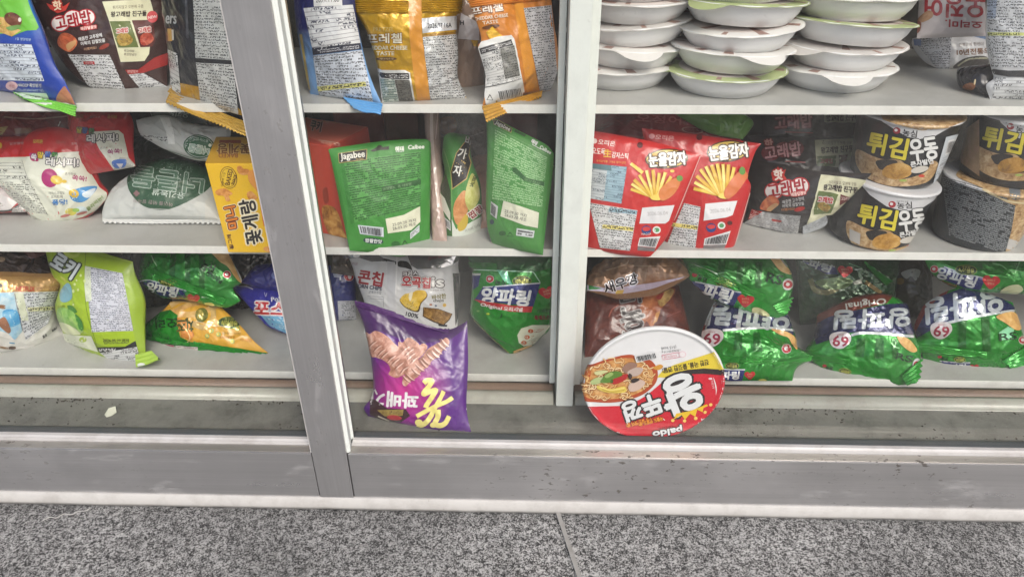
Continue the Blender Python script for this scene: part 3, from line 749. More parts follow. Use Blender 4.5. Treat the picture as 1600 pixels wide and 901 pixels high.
def black_bag():
    b = Bag('seasoned_snack_bag', 'black snack bag with white text panel and gold foot, left of the mullion', 'snack bag', None, V1, (840, -350), (1230, -350), (1290, 610), (872, 480),
            l=[(855, 0), (880, 220), (890, 430)], z=A, lean=.03, th=.045, base=(38, 38, 41))
    b.Q([(880, 440), (940, 432), (1040, 452), (1050, 540), (1240, 560), (1330, 640), (1300, 720), (860, 540)], (196, 152, 48), fin='foil')
    b.M([(1005, -60), (1150, -60), (1215, 315), (1020, 302)], None, (190, 192, 188), INK, part='ingredients_panel'); b.M([(1022, 326), (1218, 338), (1240, 570), (1045, 525)], None, (205, 206, 202), INK, part='ingredients_panel')
    b.Q([(1045, 528), (1242, 572), (1245, 620), (1060, 590)], (214, 214, 208)); b.T('2026.08.31', 1165, 566, 15, INK, 6, w=105)
    b.M([(872, 255), (925, 278), (946, 500), (888, 458)], 9, (205, 206, 202), INK, lines=True)
    b.T('ers', 893, 104, 40, (170, 172, 172), 2, w=55, bold=2); b.Q([(874, 150), (895, 150), (898, 215), (876, 215)], (190, 150, 80)); b.Q([(896, 155), (906, 155), (908, 210), (899, 210)], (205, 200, 190))
    b.Q([(962, -80), (975, -80), (985, 200), (972, 200)], (72, 72, 76))
    b.bottom([(885, 480), (1292, 640), (1286, 706), (862, 532)], (205, 162, 60), n=4, fin='foil', serr=2.2)
    b.done()
black_bag()

def blue_bag():
    b = Bag('seaweed_snack_bag', 'navy snack bag fading to sky blue, right of the mullion on the top shelf', 'snack bag', None, V4, (35, -320), (350, -320), (520, 540), (150, 490),
            l=[(72, 0), (85, 120), (122, 360)], r=[(378, 0), (395, 150), (445, 360)], z=A, lean=.03, th=.045, base=grad((120, 165, 215), (34, 38, 92), 1, -.5, -.1))
    b.M([(115, 42), (370, 24), (410, 225), (165, 270)], 10, PANEL, (45, 45, 70), lines=True, part='nutrition_panel'); b.Q([(160, 250), (408, 225), (416, 258), (166, 287)], (40, 42, 58), part='nutrition_panel'); b.M([(175, 258), (400, 235), (404, 254), (178, 280)], 2, (40, 42, 58), (210, 210, 215))
    b.M([(166, 290), (416, 262), (482, 545), (196, 495)], None, (206, 212, 222), INK, part='ingredients_panel'); b.M([(188, 450), (436, 425), (442, 448), (192, 474)], 1, (220, 215, 130), INK)
    b.Q([(166, -40), (314, -40), (317, 30), (170, 36)], WH, part='date_label'); b.T('2026.11.08', 240, 0, 26, INK, -2, w=120, part='date_label')
    b.Q([(95, 180), (108, 180), (152, 470), (140, 470)], (190, 165, 90))
    b.bottom([(318, 505), (526, 540), (516, 598), (380, 570)], (96, 158, 214), n=4)
    b.done()
blue_bag()

GOLD, AMB = (190, 146, 22), (206, 140, 42)
def pretzel_front():
    b = Bag('pretzel_bag', 'shiny gold pretzel bag with a white date label, standing straight on the top shelf', 'snack bag', 'cheddar pretzel bags', X6, (60, -250), (850, -250), (872, 705), (265, 735),
            l=[(62, 0), (75, 95), (160, 250), (228, 480)], r=[(840, 10), (832, 90), (800, 145), (808, 400), (806, 560)], b=[(500, 735), (700, 718)], z=A, lean=.025, th=.05, base=(196, 152, 24), fin='foil', wr=1.3)
    b.Q([(452, -250), (545, -250), (550, 250), (612, 740), (520, 740), (488, 520), (460, 250)], AMB, fin='film')
    b.ridge([(60, 0), (455, 10), (452, 98), (75, 95)], 7, (205, 165, 30), fin='foil', part='top_seal'); b.ridge([(546, 0), (845, 0), (832, 88), (548, 92)], 7, (205, 165, 30), fin='foil', part='top_seal')
    b.Q([(548, 135), (800, 114), (808, 214), (555, 241)], (222, 224, 226), part='date_label'); b.T('2026.07.16A', 676, 186, 34, (55, 55, 58), -2, w=172, bold=1, part='date_label')
    b.Q([(553, 250), (806, 226), (808, 250), (555, 268)], (150, 110, 30)); b.M([(555, 270), (806, 248), (872, 712), (612, 722)], 26, (216, 218, 218), INK, part='ingredients_panel')
    b.L([(600, 575), (700, 520), (800, 410)], 14, (214, 216, 218)); b.L([(605, 640), (720, 600), (810, 560)], 14, (150, 150, 150))
    b.T('PRETZEL', 275, 213, 28, (222, 200, 130), 0, w=148); b.T('프레첼', 280, 278, 70, (240, 236, 215), -1, w=252, bold=2.5, out=[((140, 95, 25), 5)])
    b.T('CHEDDAR CHEESE', 292, 346, 28, (238, 232, 208), 0, w=306, bold=1.2); b.T('TASTE', 288, 386, 28, (238, 232, 208), 0, w=128, bold=1.2)
    b.E(297, 426, 74, 14, (92, 58, 25)); b.T('체다치즈맛', 297, 426, 15, (230, 205, 150), 0, w=100)
    b.Q([(222, 486), (262, 505), (430, 508), (465, 525), (502, 740), (268, 742)], WH, part='nutrition_panel'); b.Q([(236, 520), (300, 528), (455, 528), (462, 575), (345, 570), (262, 562)], (48, 46, 48), part='nutrition_panel')
    b.M([(285, 535), (450, 535), (452, 568), (330, 566)], 2, (48, 46, 48), (220, 220, 220)); b.M([(255, 566), (352, 572), (385, 735), (275, 737)], 14, (206, 214, 206), (60, 95, 85), part='nutrition_panel', dens=.6); b.M([(355, 574), (462, 578), (490, 734), (388, 735)], 11, (120, 118, 112), (45, 45, 45), part='nutrition_panel')
    b.done()
pretzel_front()

def pretzel_tilted():
    b = Bag('pretzel_bag', 'amber pretzel bag tilted so its sawtooth gold seal hangs over the shelf edge', 'snack bag', 'cheddar pretzel bags', X6, (820, -160), (1470, -180), (1475, 655), (990, 765),
            l=[(955, 175), (985, 300), (962, 340), (1015, 555)], r=[(1482, 30), (1500, 200), (1530, 480)], b=[(1150, 725), (1310, 680)], z=A, lean=.02, th=.05, base=(204, 128, 48), fin='film', wr=1.3)
    b.Q([(1185, -180), (1262, -180), (1285, 60), (1400, 680), (1312, 690), (1240, 200)], (222, 150, 54))
    b.ridge([(840, -10), (1480, -60), (1485, 0), (868, 60)], 5, (214, 140, 56), part='top_seal')
    b.M([(1282, 62), (1482, 40), (1535, 640), (1402, 660)], 34, (206, 204, 206), INK, part='ingredients_panel')
    b.T('프레첼', 1022, 66, 58, (238, 228, 214), -9, w=225, bold=2.2, out=[((120, 70, 30), 5)])
    b.T('CHEDDAR CHEESE', 1050, 124, 24, (240, 226, 206), -7, w=240, bold=1); b.T('TASTE', 1045, 160, 24, (240, 226, 206), -7, w=110, bold=1); b.E(1050, 194, 62, 15, (100, 60, 28), -8)
    b.Q([(1015, 235), (1060, 190), (1130, 262), (1050, 300)], (230, 180, 50), fin='foil')
    b.Q([(962, 345), (985, 302), (1090, 268), (1195, 252), (1216, 280), (1290, 660), (1012, 762), (998, 620), (1022, 545)], WH, part='nutrition_panel'); b.Q([(970, 350), (1195, 284), (1208, 326), (982, 392)], (48, 46, 48), part='nutrition_panel')
    b.M([(985, 358), (1190, 298), (1196, 320), (990, 380)], 2, (48, 46, 48), (210, 210, 210)); b.M([(985, 394), (1110, 356), (1150, 572), (1030, 600)], 12, (206, 206, 204), INK, lines=True, part='nutrition_panel'); b.M([(1112, 355), (1214, 326), (1255, 545), (1150, 570)], 13, (125, 125, 120), (45, 45, 45), part='nutrition_panel')
    b.L([(1010, 632), (1264, 566)], 4, INK, sm=False); b.M([(1020, 600), (1262, 548), (1264, 566), (1015, 625)], 2, WH, INK)
    b.Bar([(1088, 652), (1262, 604), (1274, 680), (1100, 722)], 20)
    b.L([(1040, 680), (1060, 718), (1020, 718), (1040, 680)], 6, INK, sm=False); b.E(1084, 722, 7, 7, GOLD)
    b.bottom([(985, 768), (1422, 655), (1416, 694), (1012, 874)], (212, 158, 48), n=4, fin='foil', serr=3)
    b.done()
pretzel_tilted()

def brown_behind():
    b = Bag('brown_snack_bag', 'dull brown bag with a pale paper tag, squeezed behind the two gold bags', 'snack bag', None, X6, (770, -150), (1010, -150), (1000, 640), (800, 660), z=A, lean=.03, th=.03, dy=.02, base=(140, 116, 100))
    b.Q([(835, 95), (962, 168), (962, 292), (812, 282)], (205, 200, 204), part='tag'); b.T('H', 842, 166, 30, (60, 60, 66), 0, bold=1.5)
    b.Q([(905, 292), (955, 292), (950, 345), (920, 330)], (225, 180, 40), fin='foil')
    b.done()
brown_behind()

# ---- noodle bowls in three stacks
def bowl_proto():
    prof = [(0, 0), (.0555, 0), (.058, .0012), (.0592, .004), (.061, .0046), (.0685, .016), (.0725, .026), (.0738, .0288), (.078, .029), (.0788, .0298), (.078, .0308), (.0735, .0308), (0, .0308)]; prof = [(r_, z_*.86) for r_, z_ in prof]
    V, Fc = lathe(prof, 72)
    root = empty('noodle_bowl', (0, 0, 0))
    me = mesh_from('bowl', V, Fc, M_BOWL); link('bowl', me, root)
    rnd = random.Random(3); n = 72; V = [(0, 0, .0269)]; Fc = []
    for q, rr in enumerate((.03, .06, .0745, .0800)):
        for k in range(n):
            a = 2*math.pi*k/n; tab = .016*max(0, math.cos(a-2.6)-.93)/.07 if q == 3 else 0
            sag = (-.0018+.0016*noise.noise((math.cos(a)*3, math.sin(a)*3, 1))) if q == 3 else 0
            V.append(((rr+tab)*math.cos(a), (rr+tab)*math.sin(a), .0269+.0004*(q > 0)+sag-tab*.35))
    for k in range(n): Fc.append((0, 1+k, 1+(k+1) % n))
    for q in range(3):
        for k in range(n): Fc.append((1+q*n+k, 1+(q+1)*n+k, 1+(q+1)*n+(k+1) % n, 1+q*n+(k+1) % n))
    return root, V, Fc
M_BOWL = paint((230, 231, 232), 'white_bowl_plastic', .33, .05)
LIDM = {'white': solid((222, 220, 216), 'card'), 'green': solid((172, 184, 132), 'card'), 'grey': solid((200, 196, 192), 'card')}

_proto, LV, LF = bowl_proto()
LMESH = {}
for k, mm in LIDM.items():
    me = mesh_from('lid', LV, LF, [mm, solid((150, 120, 110), 'card'), solid((215, 205, 200), 'card')]); LMESH[k] = me
    for p in me.polygons:
        c = p.center
        if c.length < .06 or (.0 < math.atan2(c.y, c.x) < 1.6 and c.xy.length < .073): p.material_index = 2
        if noise.noise((c.x*70, c.y*70, 4)) > .25 and c.xy.length < .07: p.material_index = 1
stack_px = [((987, 143.5), [(-14, 'white'), (0, 'white'), (2, 'grey'), (4, 'grey'), (3, 'white'), (0, 'green'), (2, 'white')]),
            ((1144, 155), [(0, 'green'), (6, 'white'), (12, 'white'), (14, 'green'), (12, 'white'), (10, 'green'), (8, 'white')]),
            ((1322, 147.5), [(0, 'white'), (8, 'grey'), (6, 'green'), (8, 'white'), (12, 'green'), (10, 'white'), (8, 'green')])]
names = ['bottom', 'second', 'third', 'fourth', 'fifth', 'sixth', 'topmost']
wh = ['stack beside the white post', 'middle stack', 'stack furthest from the post']
first = True
bmesh0 = [c for c in _proto.children][0].data
for si, (pp, lst) in enumerate(stack_px):
    g = at_z([pp], A)[0]; cx_, cy_ = g[0], g[1]+.058
    for k, (dx, lid) in enumerate(lst):
        if first: r = _proto; first = False; bo = r.children[0]
        else:
            r = _proto.copy(); COL.objects.link(r); bo = bpy.data.objects.new('bowl', bmesh0); COL.objects.link(bo); bo.parent = r
        rnd = random.Random(si*10+k)
        r.location = (cx_+dx*.0009+rnd.uniform(-.003, .003)*(k > 0), cy_+rnd.uniform(-.004, .004), A+.0003+k*.0279)
        r.rotation_euler = (rnd.uniform(-.05, .05)*(k > 0), rnd.uniform(-.065, .065)*(k > 0), [(.3, 2.2, .9, 3.9, 1.0, 2.0, .4), (.5, 2.4, .35, 1.3, 3., 1., .5), (2.0, 1.1, .2, -2.2, 1., 3., 1.)][si][k])
        lo = bpy.data.objects.new('lid', LMESH[lid]); COL.objects.link(lo); lo.parent = r
        tag(r, f'white noodle bowl with {"an" if lid[0] in "aeiou" else "a"} {lid} lid edge, {names[k]} in the {wh[si]}', 'noodle bowl', 'stacked white noodle bowls')

def squid_bag():
    b = Bag('chip_bag', 'white and red chip bag standing upside down behind the right bowl stack', 'snack bag', None, X9, (290, -420), (800, -420), (850, 320), (240, 340), z=A, lean=.04, th=.05, y=(.31, .31, .27, .27), base=(206, 198, 200))
    b.T('오징어', 575, 62, 190, (170, 52, 60), 182, w=520, bold=9); b.T('오리미.', 650, 212, 62, (160, 55, 62), 183, w=320, bold=5)
    b.Q([(250, 170), (330, 100), (380, 110), (370, 160), (280, 200)], mottle((140, 95, 70), (180, 140, 110), (200, 165, 135), 60), sm=True); b.Q([(230, 190), (280, 200), (270, 270), (240, 290)], (150, 95, 85), sm=True)
    b.done()
squid_bag()
def tradition_bag():
    b = Bag('rice_snack_bag', 'small white bag with blue band slumped low behind the right bowl stack', 'snack bag', None, X9, (200, 340), (870, 330), (860, 600), (430, 606), l=[(205, 410), (310, 535)], t=[(480, 290), (650, 262), (800, 300)], z=A, lean=.02, th=.05, base=(208, 208, 212))
    b.Q([(470, 245), (720, 270), (850, 330), (850, 350), (700, 315), (480, 310)], (120, 145, 185)); b.M([(200, 345), (545, 325), (525, 606), (420, 604)], 14, (196, 198, 206), INK, part='ingredients_panel'); b.Q([(210, 350), (275, 350), (280, 405), (220, 400)], (120, 140, 190))
    b.T('건빵유에 한번더', 715, 392, 30, (90, 70, 62), -3, w=215); b.T('10년전통의', 735, 455, 52, (120, 80, 50), -3, w=290, bold=2); b.Q([(585, 560), (690, 505), (850, 500), (860, 610), (580, 606)], (70, 66, 66), sm=True); b.L([(600, 580), (700, 520), (860, 512)], 14, (160, 160, 140))
    b.done()
tradition_bag()
def dark_small():
    b = Bag('dark_bag_or_filler', 'small dark bag with a painted copper glint, peeking beside the tall text-covered bag', 'snack bag', None, X9, (600, 600), (930, 560), (900, 866), (618, 772), z=A, lean=.02, th=.035, base=(46, 44, 50), fin='gloss')
    b.E(700, 765, 58, 34, mottle((110, 70, 50), (165, 105, 70), (190, 130, 90), 60), -12); b.E(752, 724, 8, 26, (240, 215, 170), 10)  # copper and pale spots paint a glint into the colour
    b.done()
dark_small()
def text_bag():
    b = Bag('snack_bag', 'tall pale bag covered in small print at the right end of the top shelf', 'snack bag', None, X9, (885, -420), (1520, -420), (1520, 880), (885, 872), l=[(862, 0), (856, 380), (905, 630), (918, 695), (848, 752)], z=A, lean=.035, th=.05, base=(212, 213, 216))
    b.M([(862, -300), (970, -300), (965, 165), (862, 165)], None, (168, 180, 202), INK); b.M([(972, -300), (1510, -300), (1505, 610), (900, 590)], None, (206, 208, 212), INK, part='ingredients_panel'); b.M([(865, 168), (972, 168), (900, 590), (872, 480)], None, (206, 208, 212), INK)
    b.M([(866, 285), (1500, 290), (1500, 318), (868, 312)], 1, (205, 210, 130), INK)
    b.Q([(895, 605), (1050, 622), (1250, 618), (1510, 610), (1510, 672), (1250, 678), (1050, 676), (925, 655)], (46, 46, 50)); b.M([(920, 620), (975, 628), (978, 660), (930, 650)], 1, (46, 46, 50), (210, 210, 210)); b.M([(930, 680), (1510, 685), (1510, 878), (900, 872)], 7, (206, 208, 210), (70, 70, 75), lines=True, part='nutrition_panel')
    b.done()
text_bag()

# ================================================================== middle shelf
def recipe_print(b, x, y, k=1.0, red=True):
    b.T('말랑한', x-120*k, y-62*k, 42*k, (222, 190, 50), 4, w=138*k, bold=3*k, out=[((60, 60, 110), 4*k)])
    b.T('레시피!', x, y, 58*k, (232, 230, 226), 2, w=222*k, bold=3*k, out=[((62, 58, 66), 6*k)])
def red_front():
    b = Bag('jelly_snack_bag', 'puffy red and white snack bag at the front left of the middle shelf', 'snack bag', 'red and white snack bags', W5, (-300, 262), (642, 268), (600, 812), (205, 778),
            t=[(0, 244), (190, 232), (265, 186), (440, 178)], r=[(650, 350), (690, 560), (752, 645), (705, 730)], b=[(260, 818), (430, 866)], l=[(-200, 420), (0, 545), (160, 692)],
            z=B, lean=.03, th=.085, base=(198, 44, 46), wr=1.5)
    b.Q([(-300, 392), (0, 388), (180, 384), (440, 352), (585, 345), (640, 500), (700, 600), (770, 650), (640, 800), (430, 880), (240, 840), (150, 720), (-300, 500)], (222, 224, 208))
    b.M([(-200, 425), (152, 424), (335, 786), (190, 770)], None, (216, 218, 206), (70, 70, 66), part='ingredients_panel'); b.M([(-200, 425), (152, 424), (208, 562), (30, 560)], 6, (216, 218, 206), (70, 70, 66), lines=True, part='ingredients_panel'); b.L([(158, 405), (210, 560), (338, 790)], 3, (150, 150, 140))
    b.E(243, 386, 30, 30, (185, 50, 110)); b.E(222, 370, 14, 14, (185, 50, 110)); b.E(262, 405, 14, 12, (185, 50, 110))
    for ch, x, y, cc in (('쏙', 243, 386, (240, 230, 235)), ('말', 290, 372, (228, 196, 40)), ('랑', 338, 368, (70, 110, 195)), ('한', 385, 374, (95, 165, 80))): b.T(ch, x, y, 42, cc, 6, bold=2.5, out=[((70, 55, 80), 4)])
    b.T('레시피!', 440, 421, 60, (232, 230, 226), 2, w=225, bold=3, out=[((62, 58, 66), 6)])
    b.E(352, 532, 57, 66, (170, 44, 110), -20); b.E(400, 545, 42, 30, (222, 190, 70), 15); b.E(452, 556, 18, 12, (222, 190, 70))
    b.T('손가락에', 495, 504, 22, (90, 80, 60), 4, w=76); b.T('쏙쏙!', 558, 534, 38, (170, 50, 110), 6, w=100, bold=2)
    b.T('아이스크림도', 400, 637, 22, INK, -2, w=112); b.T('요거트에', 400, 663, 22, INK, -2, w=82); b.T('퐁당!', 422, 700, 38, (60, 125, 190), -4, w=105, bold=2.5)
    b.Q([(492, 640), (560, 602), (680, 592), (640, 660), (580, 700), (515, 690)], (80, 150, 208), sm=True); b.Q([(580, 640), (670, 605), (640, 660), (600, 668)], (214, 226, 234), sm=True); b.E(520, 640, 36, 27, (216, 180, 70), 20)
    b.E(500, 768, 40, 26, (206, 196, 90)); b.E(570, 755, 42, 26, (210, 224, 226)); b.E(535, 756, 26, 14, (150, 185, 90)); b.E(460, 795, 36, 10, (190, 120, 110), -12); b.E(575, 776, 40, 9, (190, 120, 110), -14)
    b.T('골라먹는!', 665, 708, 28, (120, 150, 60), -40, w=140, bold=1)
    b.Q([(430, 845), (580, 805), (720, 735), (735, 752), (600, 832), (470, 862)], (190, 60, 62))
    b.T('오리온', 268, 276, 26, (232, 205, 90), 2, w=70, bold=1); b.T('젤리', 425, 280, 26, (150, 70, 60), 6, w=70); b.T('말랑말랑', 120, 290, 18, (225, 190, 190), -3, w=100); b.T('도하기!', 535, 292, 18, (240, 215, 215), 3, w=62); b.E(0, 305, 18, 22, (222, 180, 60))
    b.done()
red_front()
def red_back():
    b = Bag('jelly_snack_bag', 'red and white snack bag lying behind the front one, its top touching the shelf above', 'snack bag', 'red and white snack bags', W5, (470, 60), (905, 62), (955, 450), (560, 520),
            r=[(935, 140), (930, 300)], y=(.30, .29, .22, .24), th=.05, base=(182, 38, 42), wr=1.4)
    b.Q([(640, 208), (835, 198), (868, 225), (905, 390), (960, 450), (870, 512), (800, 470), (700, 330)], (205, 206, 192)); b.Q([(845, 385), (905, 392), (960, 450), (880, 520), (800, 470)], (170, 168, 158))
    for ch, x, y, cc in (('말', 560, 195, (200, 180, 60)), ('랑', 600, 198, (60, 85, 150)), ('한', 645, 205, (80, 140, 70))): b.T(ch, x, y, 40, cc, 8, bold=2.5, out=[((60, 45, 60), 4)])
    b.T('레시피!', 722, 252, 56, (215, 212, 206), -3, w=214, bold=3, out=[((60, 55, 62), 6)]); b.T('손가락에', 745, 320, 18, (100, 85, 75), -5, w=80); b.T('쏙쏙!', 808, 346, 34, (150, 60, 110), -4, w=98, bold=2)
    b.Q([(790, 415), (840, 400), (890, 405), (880, 450), (830, 462), (800, 450)], (75, 110, 180), sm=True); b.Q([(820, 430), (870, 430), (850, 465)], (205, 200, 205))
    b.T('오리온', 560, 100, 26, (170, 140, 70), 0, w=62); b.T('골라봐', 790, 104, 28, (200, 170, 80), 5, w=70); b.T('말랑말랑', 670, 104, 16, (215, 175, 175), 0, w=70)
    b.done()
    b = Bag('snack_bag', 'dull red bag lying flat in the back left corner of the middle shelf', 'snack bag', None, W5, (-250, 90), (560, 48), (500, 300), (-250, 320), y=(.36, .36, .30, .30), th=.05, base=(122, 44, 44), wr=2.2)
    b.L([(30, 105), (250, 118), (480, 98)], 10, (175, 140, 125)); b.L([(0, 60), (150, 65), (300, 45)], 6, (170, 110, 100)); b.Q([(-40, 180), (60, 170), (20, 225), (-40, 240)], mottle((120, 100, 60), (170, 150, 95), (120, 80, 60), 60)); b.Q([(100, 185), (210, 180), (240, 215), (110, 225)], (140, 105, 85)); b.L([(410, 170), (425, 135)], 7, (235, 220, 215), sm=False)
    b.done()
    b = Bag('jelly_snack_bag', 'low red and white bag end poking out at the left edge of the middle shelf', 'snack bag', 'red and white snack bags', W5, (-300, 500), (40, 545), (188, 770), (-220, 778), r=[(130, 640), (165, 700)], y=(.285, .27, .225, .225), th=.04, base=(160, 46, 42), wr=1.2)
    b.Q([(-300, 590), (0, 598), (140, 690), (60, 765), (-300, 770)], (205, 200, 198)); b.L([(-100, 765), (60, 760), (145, 715)], 12, (80, 75, 75)); b.M([(90, 745), (180, 715), (190, 770), (80, 775)], 3, (190, 185, 180), INK); b.T('스', 8, 718, 26, (110, 90, 70), -10)
    b.done()
red_back()

def rice_sheets():
    b = Bag('rice_snack_bag', 'white paper-like bag with a big dark green drop print, lying on the middle shelf', 'snack bag', 'green drop rice snack bags', X1, (255, 350), (690, 385), (735, 672), (38, 668), t=[(400, 322), (560, 330)], l=[(180, 425), (95, 505), (42, 595)],
            z=B, lean=.07, th=.05, base=(186, 189, 186), fin='matte', wr=1.5)
    b.Q([(250, 350), (300, 325), (420, 312), (600, 330), (665, 345), (690, 430), (640, 505), (480, 590), (380, 611), (280, 588), (205, 515), (183, 440), (205, 385)], (52, 84, 62), sm=True)
    b.T('너른들', 420, 440, 118, (78, 110, 90), 188, w=420, bold=5, out=[((168, 182, 172), 5)]); b.T('유기농쌀', 425, 520, 36, (185, 198, 188), 188, w=190, bold=1); b.T('아이를 위한 쌀과자', 335, 568, 22, (165, 150, 148), 186, w=230); b.T('유기농', 490, 368, 36, (100, 128, 108), 190, w=160)
    b.E(240, 515, 10, 18, (140, 110, 110)); b.E(240, 515, 18, 10, (140, 110, 110))
    b.Q([(640, 560), (735, 480), (735, 672), (640, 672)], (190, 190, 184)); b.L([(45, 598), (300, 602), (700, 622)], 3, (186, 190, 188))
    b.bottom([(38, 664), (735, 670), (735, 690), (38, 684)], (212, 214, 212), n=2, fin='matte', serr=1.8)
    b.done()
    b = Bag('rice_snack_bag', 'crumpled white bag with a round green emblem, lying above the big green drop bag', 'snack bag', 'green drop rice snack bags', X1, (235, 85), (790, 125), (690, 318), (420, 262), t=[(330, 72), (430, 72), (560, 118), (690, 128)], l=[(258, 165), (330, 215)], r=[(785, 190), (740, 260)], b=[(560, 305)],
            y=(.27, .25, .215, .22), th=.055, base=(186, 189, 187), fin='matte', wr=1.8)
    b.Q([(375, 70), (430, 72), (455, 150), (465, 225), (425, 225), (410, 150)], (218, 220, 218)); b.M([(258, 168), (418, 182), (420, 212), (310, 206)], 2, (200, 203, 200), INK)
    b.E(605, 240, 92, 68, (44, 88, 62), 8); b.E(605, 240, 84, 61, (200, 205, 202), 8); b.E(605, 240, 81, 58, (48, 92, 66), 8); b.T('유기농쌀과자', 605, 200, 18, (190, 205, 195), 190, w=110); b.T('너른들', 605, 256, 44, (140, 165, 150), 190, w=120, bold=2, out=[((215, 222, 216), 3)]); b.E(668, 232, 9, 9, (215, 222, 216))
    b.Q([(400, 250), (560, 300), (690, 318), (650, 335), (560, 330)], (120, 130, 122))
    b.done()
    b = Bag('rice_snack_bag', 'dark green bag top jammed under the upper shelf behind the white bags', 'snack bag', 'green drop rice snack bags', X1, (290, -20), (720, -20), (650, 115), (330, 70), b=[(480, 95), (570, 120)], y=(.33, .31, .28, .29), th=.04, base=(44, 62, 50), fin='film')
    b.T('유기농', 485, 45, 40, (150, 160, 150), 190, w=120, bold=1); b.L([(330, 70), (480, 100), (580, 120), (650, 110)], 5, (150, 150, 130))
    b.done()
    b = Bag('green_foil_bag', 'dark bag wedged behind the red and green bags on the middle shelf', 'snack bag', None, X1, (190, 180), (640, 190), (660, 400), (210, 400), y=(.36, .36, .31, .31), th=.05, base=(52, 58, 52), wr=1.5); b.done()
rice_sheets()

class Boxed(Item):
    body = 'carton'
    def __init__(s, name, label, cat, group, V, P8, base, fin='card'):
        """P8: front face TL, TR, BR, BL then the same four of the rear face"""
        super().__init__(name, label, cat, group, V); s.fin = fin
        bm = bmesh.new(); vs_ = [bm.verts.new(p) for p in P8]
        for f in ((0, 3, 2, 1), (4, 5, 6, 7), (0, 1, 5, 4), (3, 7, 6, 2), (0, 4, 7, 3), (1, 2, 6, 5)): bm.faces.new([vs_[i] for i in f])
        bmesh.ops.recalc_face_normals(bm, faces=bm.faces[:])
        bmesh.ops.bevel(bm, geom=bm.edges[:], offset=.0012, segments=2, affect='EDGES', profile=.6)
        bm.normal_update(); Vt, Fc, N = [], [], []
        for f in bm.faces:
            o = len(Vt); Vt += [tuple(v.co) for v in f.verts]; N += [tuple(f.normal)]*len(f.verts); Fc.append(tuple(range(o, len(Vt))))
        bm.free(); Vt = np.array(Vt); N = np.array(N)
        s.add(s.body, Vt, Fc, N, np.zeros((len(Vt), 2)), s.M_(base)); s.front(Vt, tris(Fc), N); s.ready()

def yellow_box():
    V = X1
    q = lambda x, y: (V[0]+x*V[2], V[1]+y*V[2])
    yb = float(at_z([q(775, 861)], B)[0, 1]); bl = at_z([q(775, 861)], B)[0]; br = at_z([q(1085, 866)], B)[0]; br[1] = bl[1]
    tl = at_y([q(640, 340)], yb+.004)[0]; tr = at_y([q(960, 345)], yb+.004)[0]; tr[2] = tl[2]
    tr[0] = tl[0]+(br[0]-bl[0])
    rear = at_z([q(704, 184)], tl[2])[0]; dp = np.array([rear[0]-tl[0], rear[1]-tl[1], 0])
    b = Boxed('cracker_box', 'yellow cracker box lying on its side, half hidden behind the steel mullion', 'snack box', None, V, [tl, tr, br, bl, tl+dp, tr+dp, br+dp, bl+dp], (232, 186, 40))
    b.Q([(640, 338), (960, 338), (960, 180), (700, 180)], (206, 160, 50)); b.Q([(725, 205), (850, 205), (852, 224), (722, 224)], (150, 70, 40))
    b.T('꽃게랑', 808, 256, 58, (120, 74, 40), 180, w=195, bold=3, out=[((214, 186, 120), 4)]); b.T('BAKED', 776, 296, 26, (150, 90, 60), 180, w=112, bold=1)
    b.E(778, 422, 50, 66, (120, 84, 24), -14); b.E(778, 422, 46, 62, (230, 190, 50), -14); b.E(778, 422, 40, 55, (120, 84, 24), -14); b.E(778, 422, 37, 52, (230, 190, 50), -14)
    b.T('BAKED', 782, 418, 26, (96, 64, 20), -78, w=92, bold=1.5); b.T('SNACK', 812, 432, 18, (96, 64, 20), -72, w=62, bold=1); b.T('오븐에 구운', 748, 430, 14, (96, 64, 20), -78, w=84)
    cr = mottle((170, 100, 35), (215, 145, 70), (232, 175, 110), 90)
    b.Q([(828, 360), (850, 352), (868, 368), (895, 372), (905, 395), (870, 405), (840, 395)], cr, sm=True); b.Q([(885, 515), (905, 500), (925, 512), (950, 540), (925, 552), (895, 545)], cr, sm=True)
    b.Q([(700, 505), (720, 490), (760, 486), (802, 515), (780, 530), (790, 555), (765, 560), (750, 530), (715, 525)], cr, sm=True); b.Q([(895, 390), (935, 380), (990, 470), (980, 530), (930, 480), (900, 440)], (222, 150, 70), sm=True)
    b.T('미니', 796, 655, 62, (222, 130, 48), -101, w=128, bold=4, out=[((96, 44, 22), 6), ((245, 236, 200), 9)]); b.T('꽃게랑', 908, 680, 94, (42, 38, 38), -101, w=262, bold=5, out=[((238, 228, 196), 9)])
    b.Q([(958, 545), (975, 545), (1000, 700), (985, 705)], (196, 70, 50)); b.T('빙그레', 787, 796, 24, (96, 60, 24), -101, w=82, bold=1.5); b.E(800, 828, 9, 11, (96, 60, 24)); b.Q([(985, 830), (1030, 825), (1035, 860), (990, 850)], cr, sm=True)
    b.done()
yellow_box()
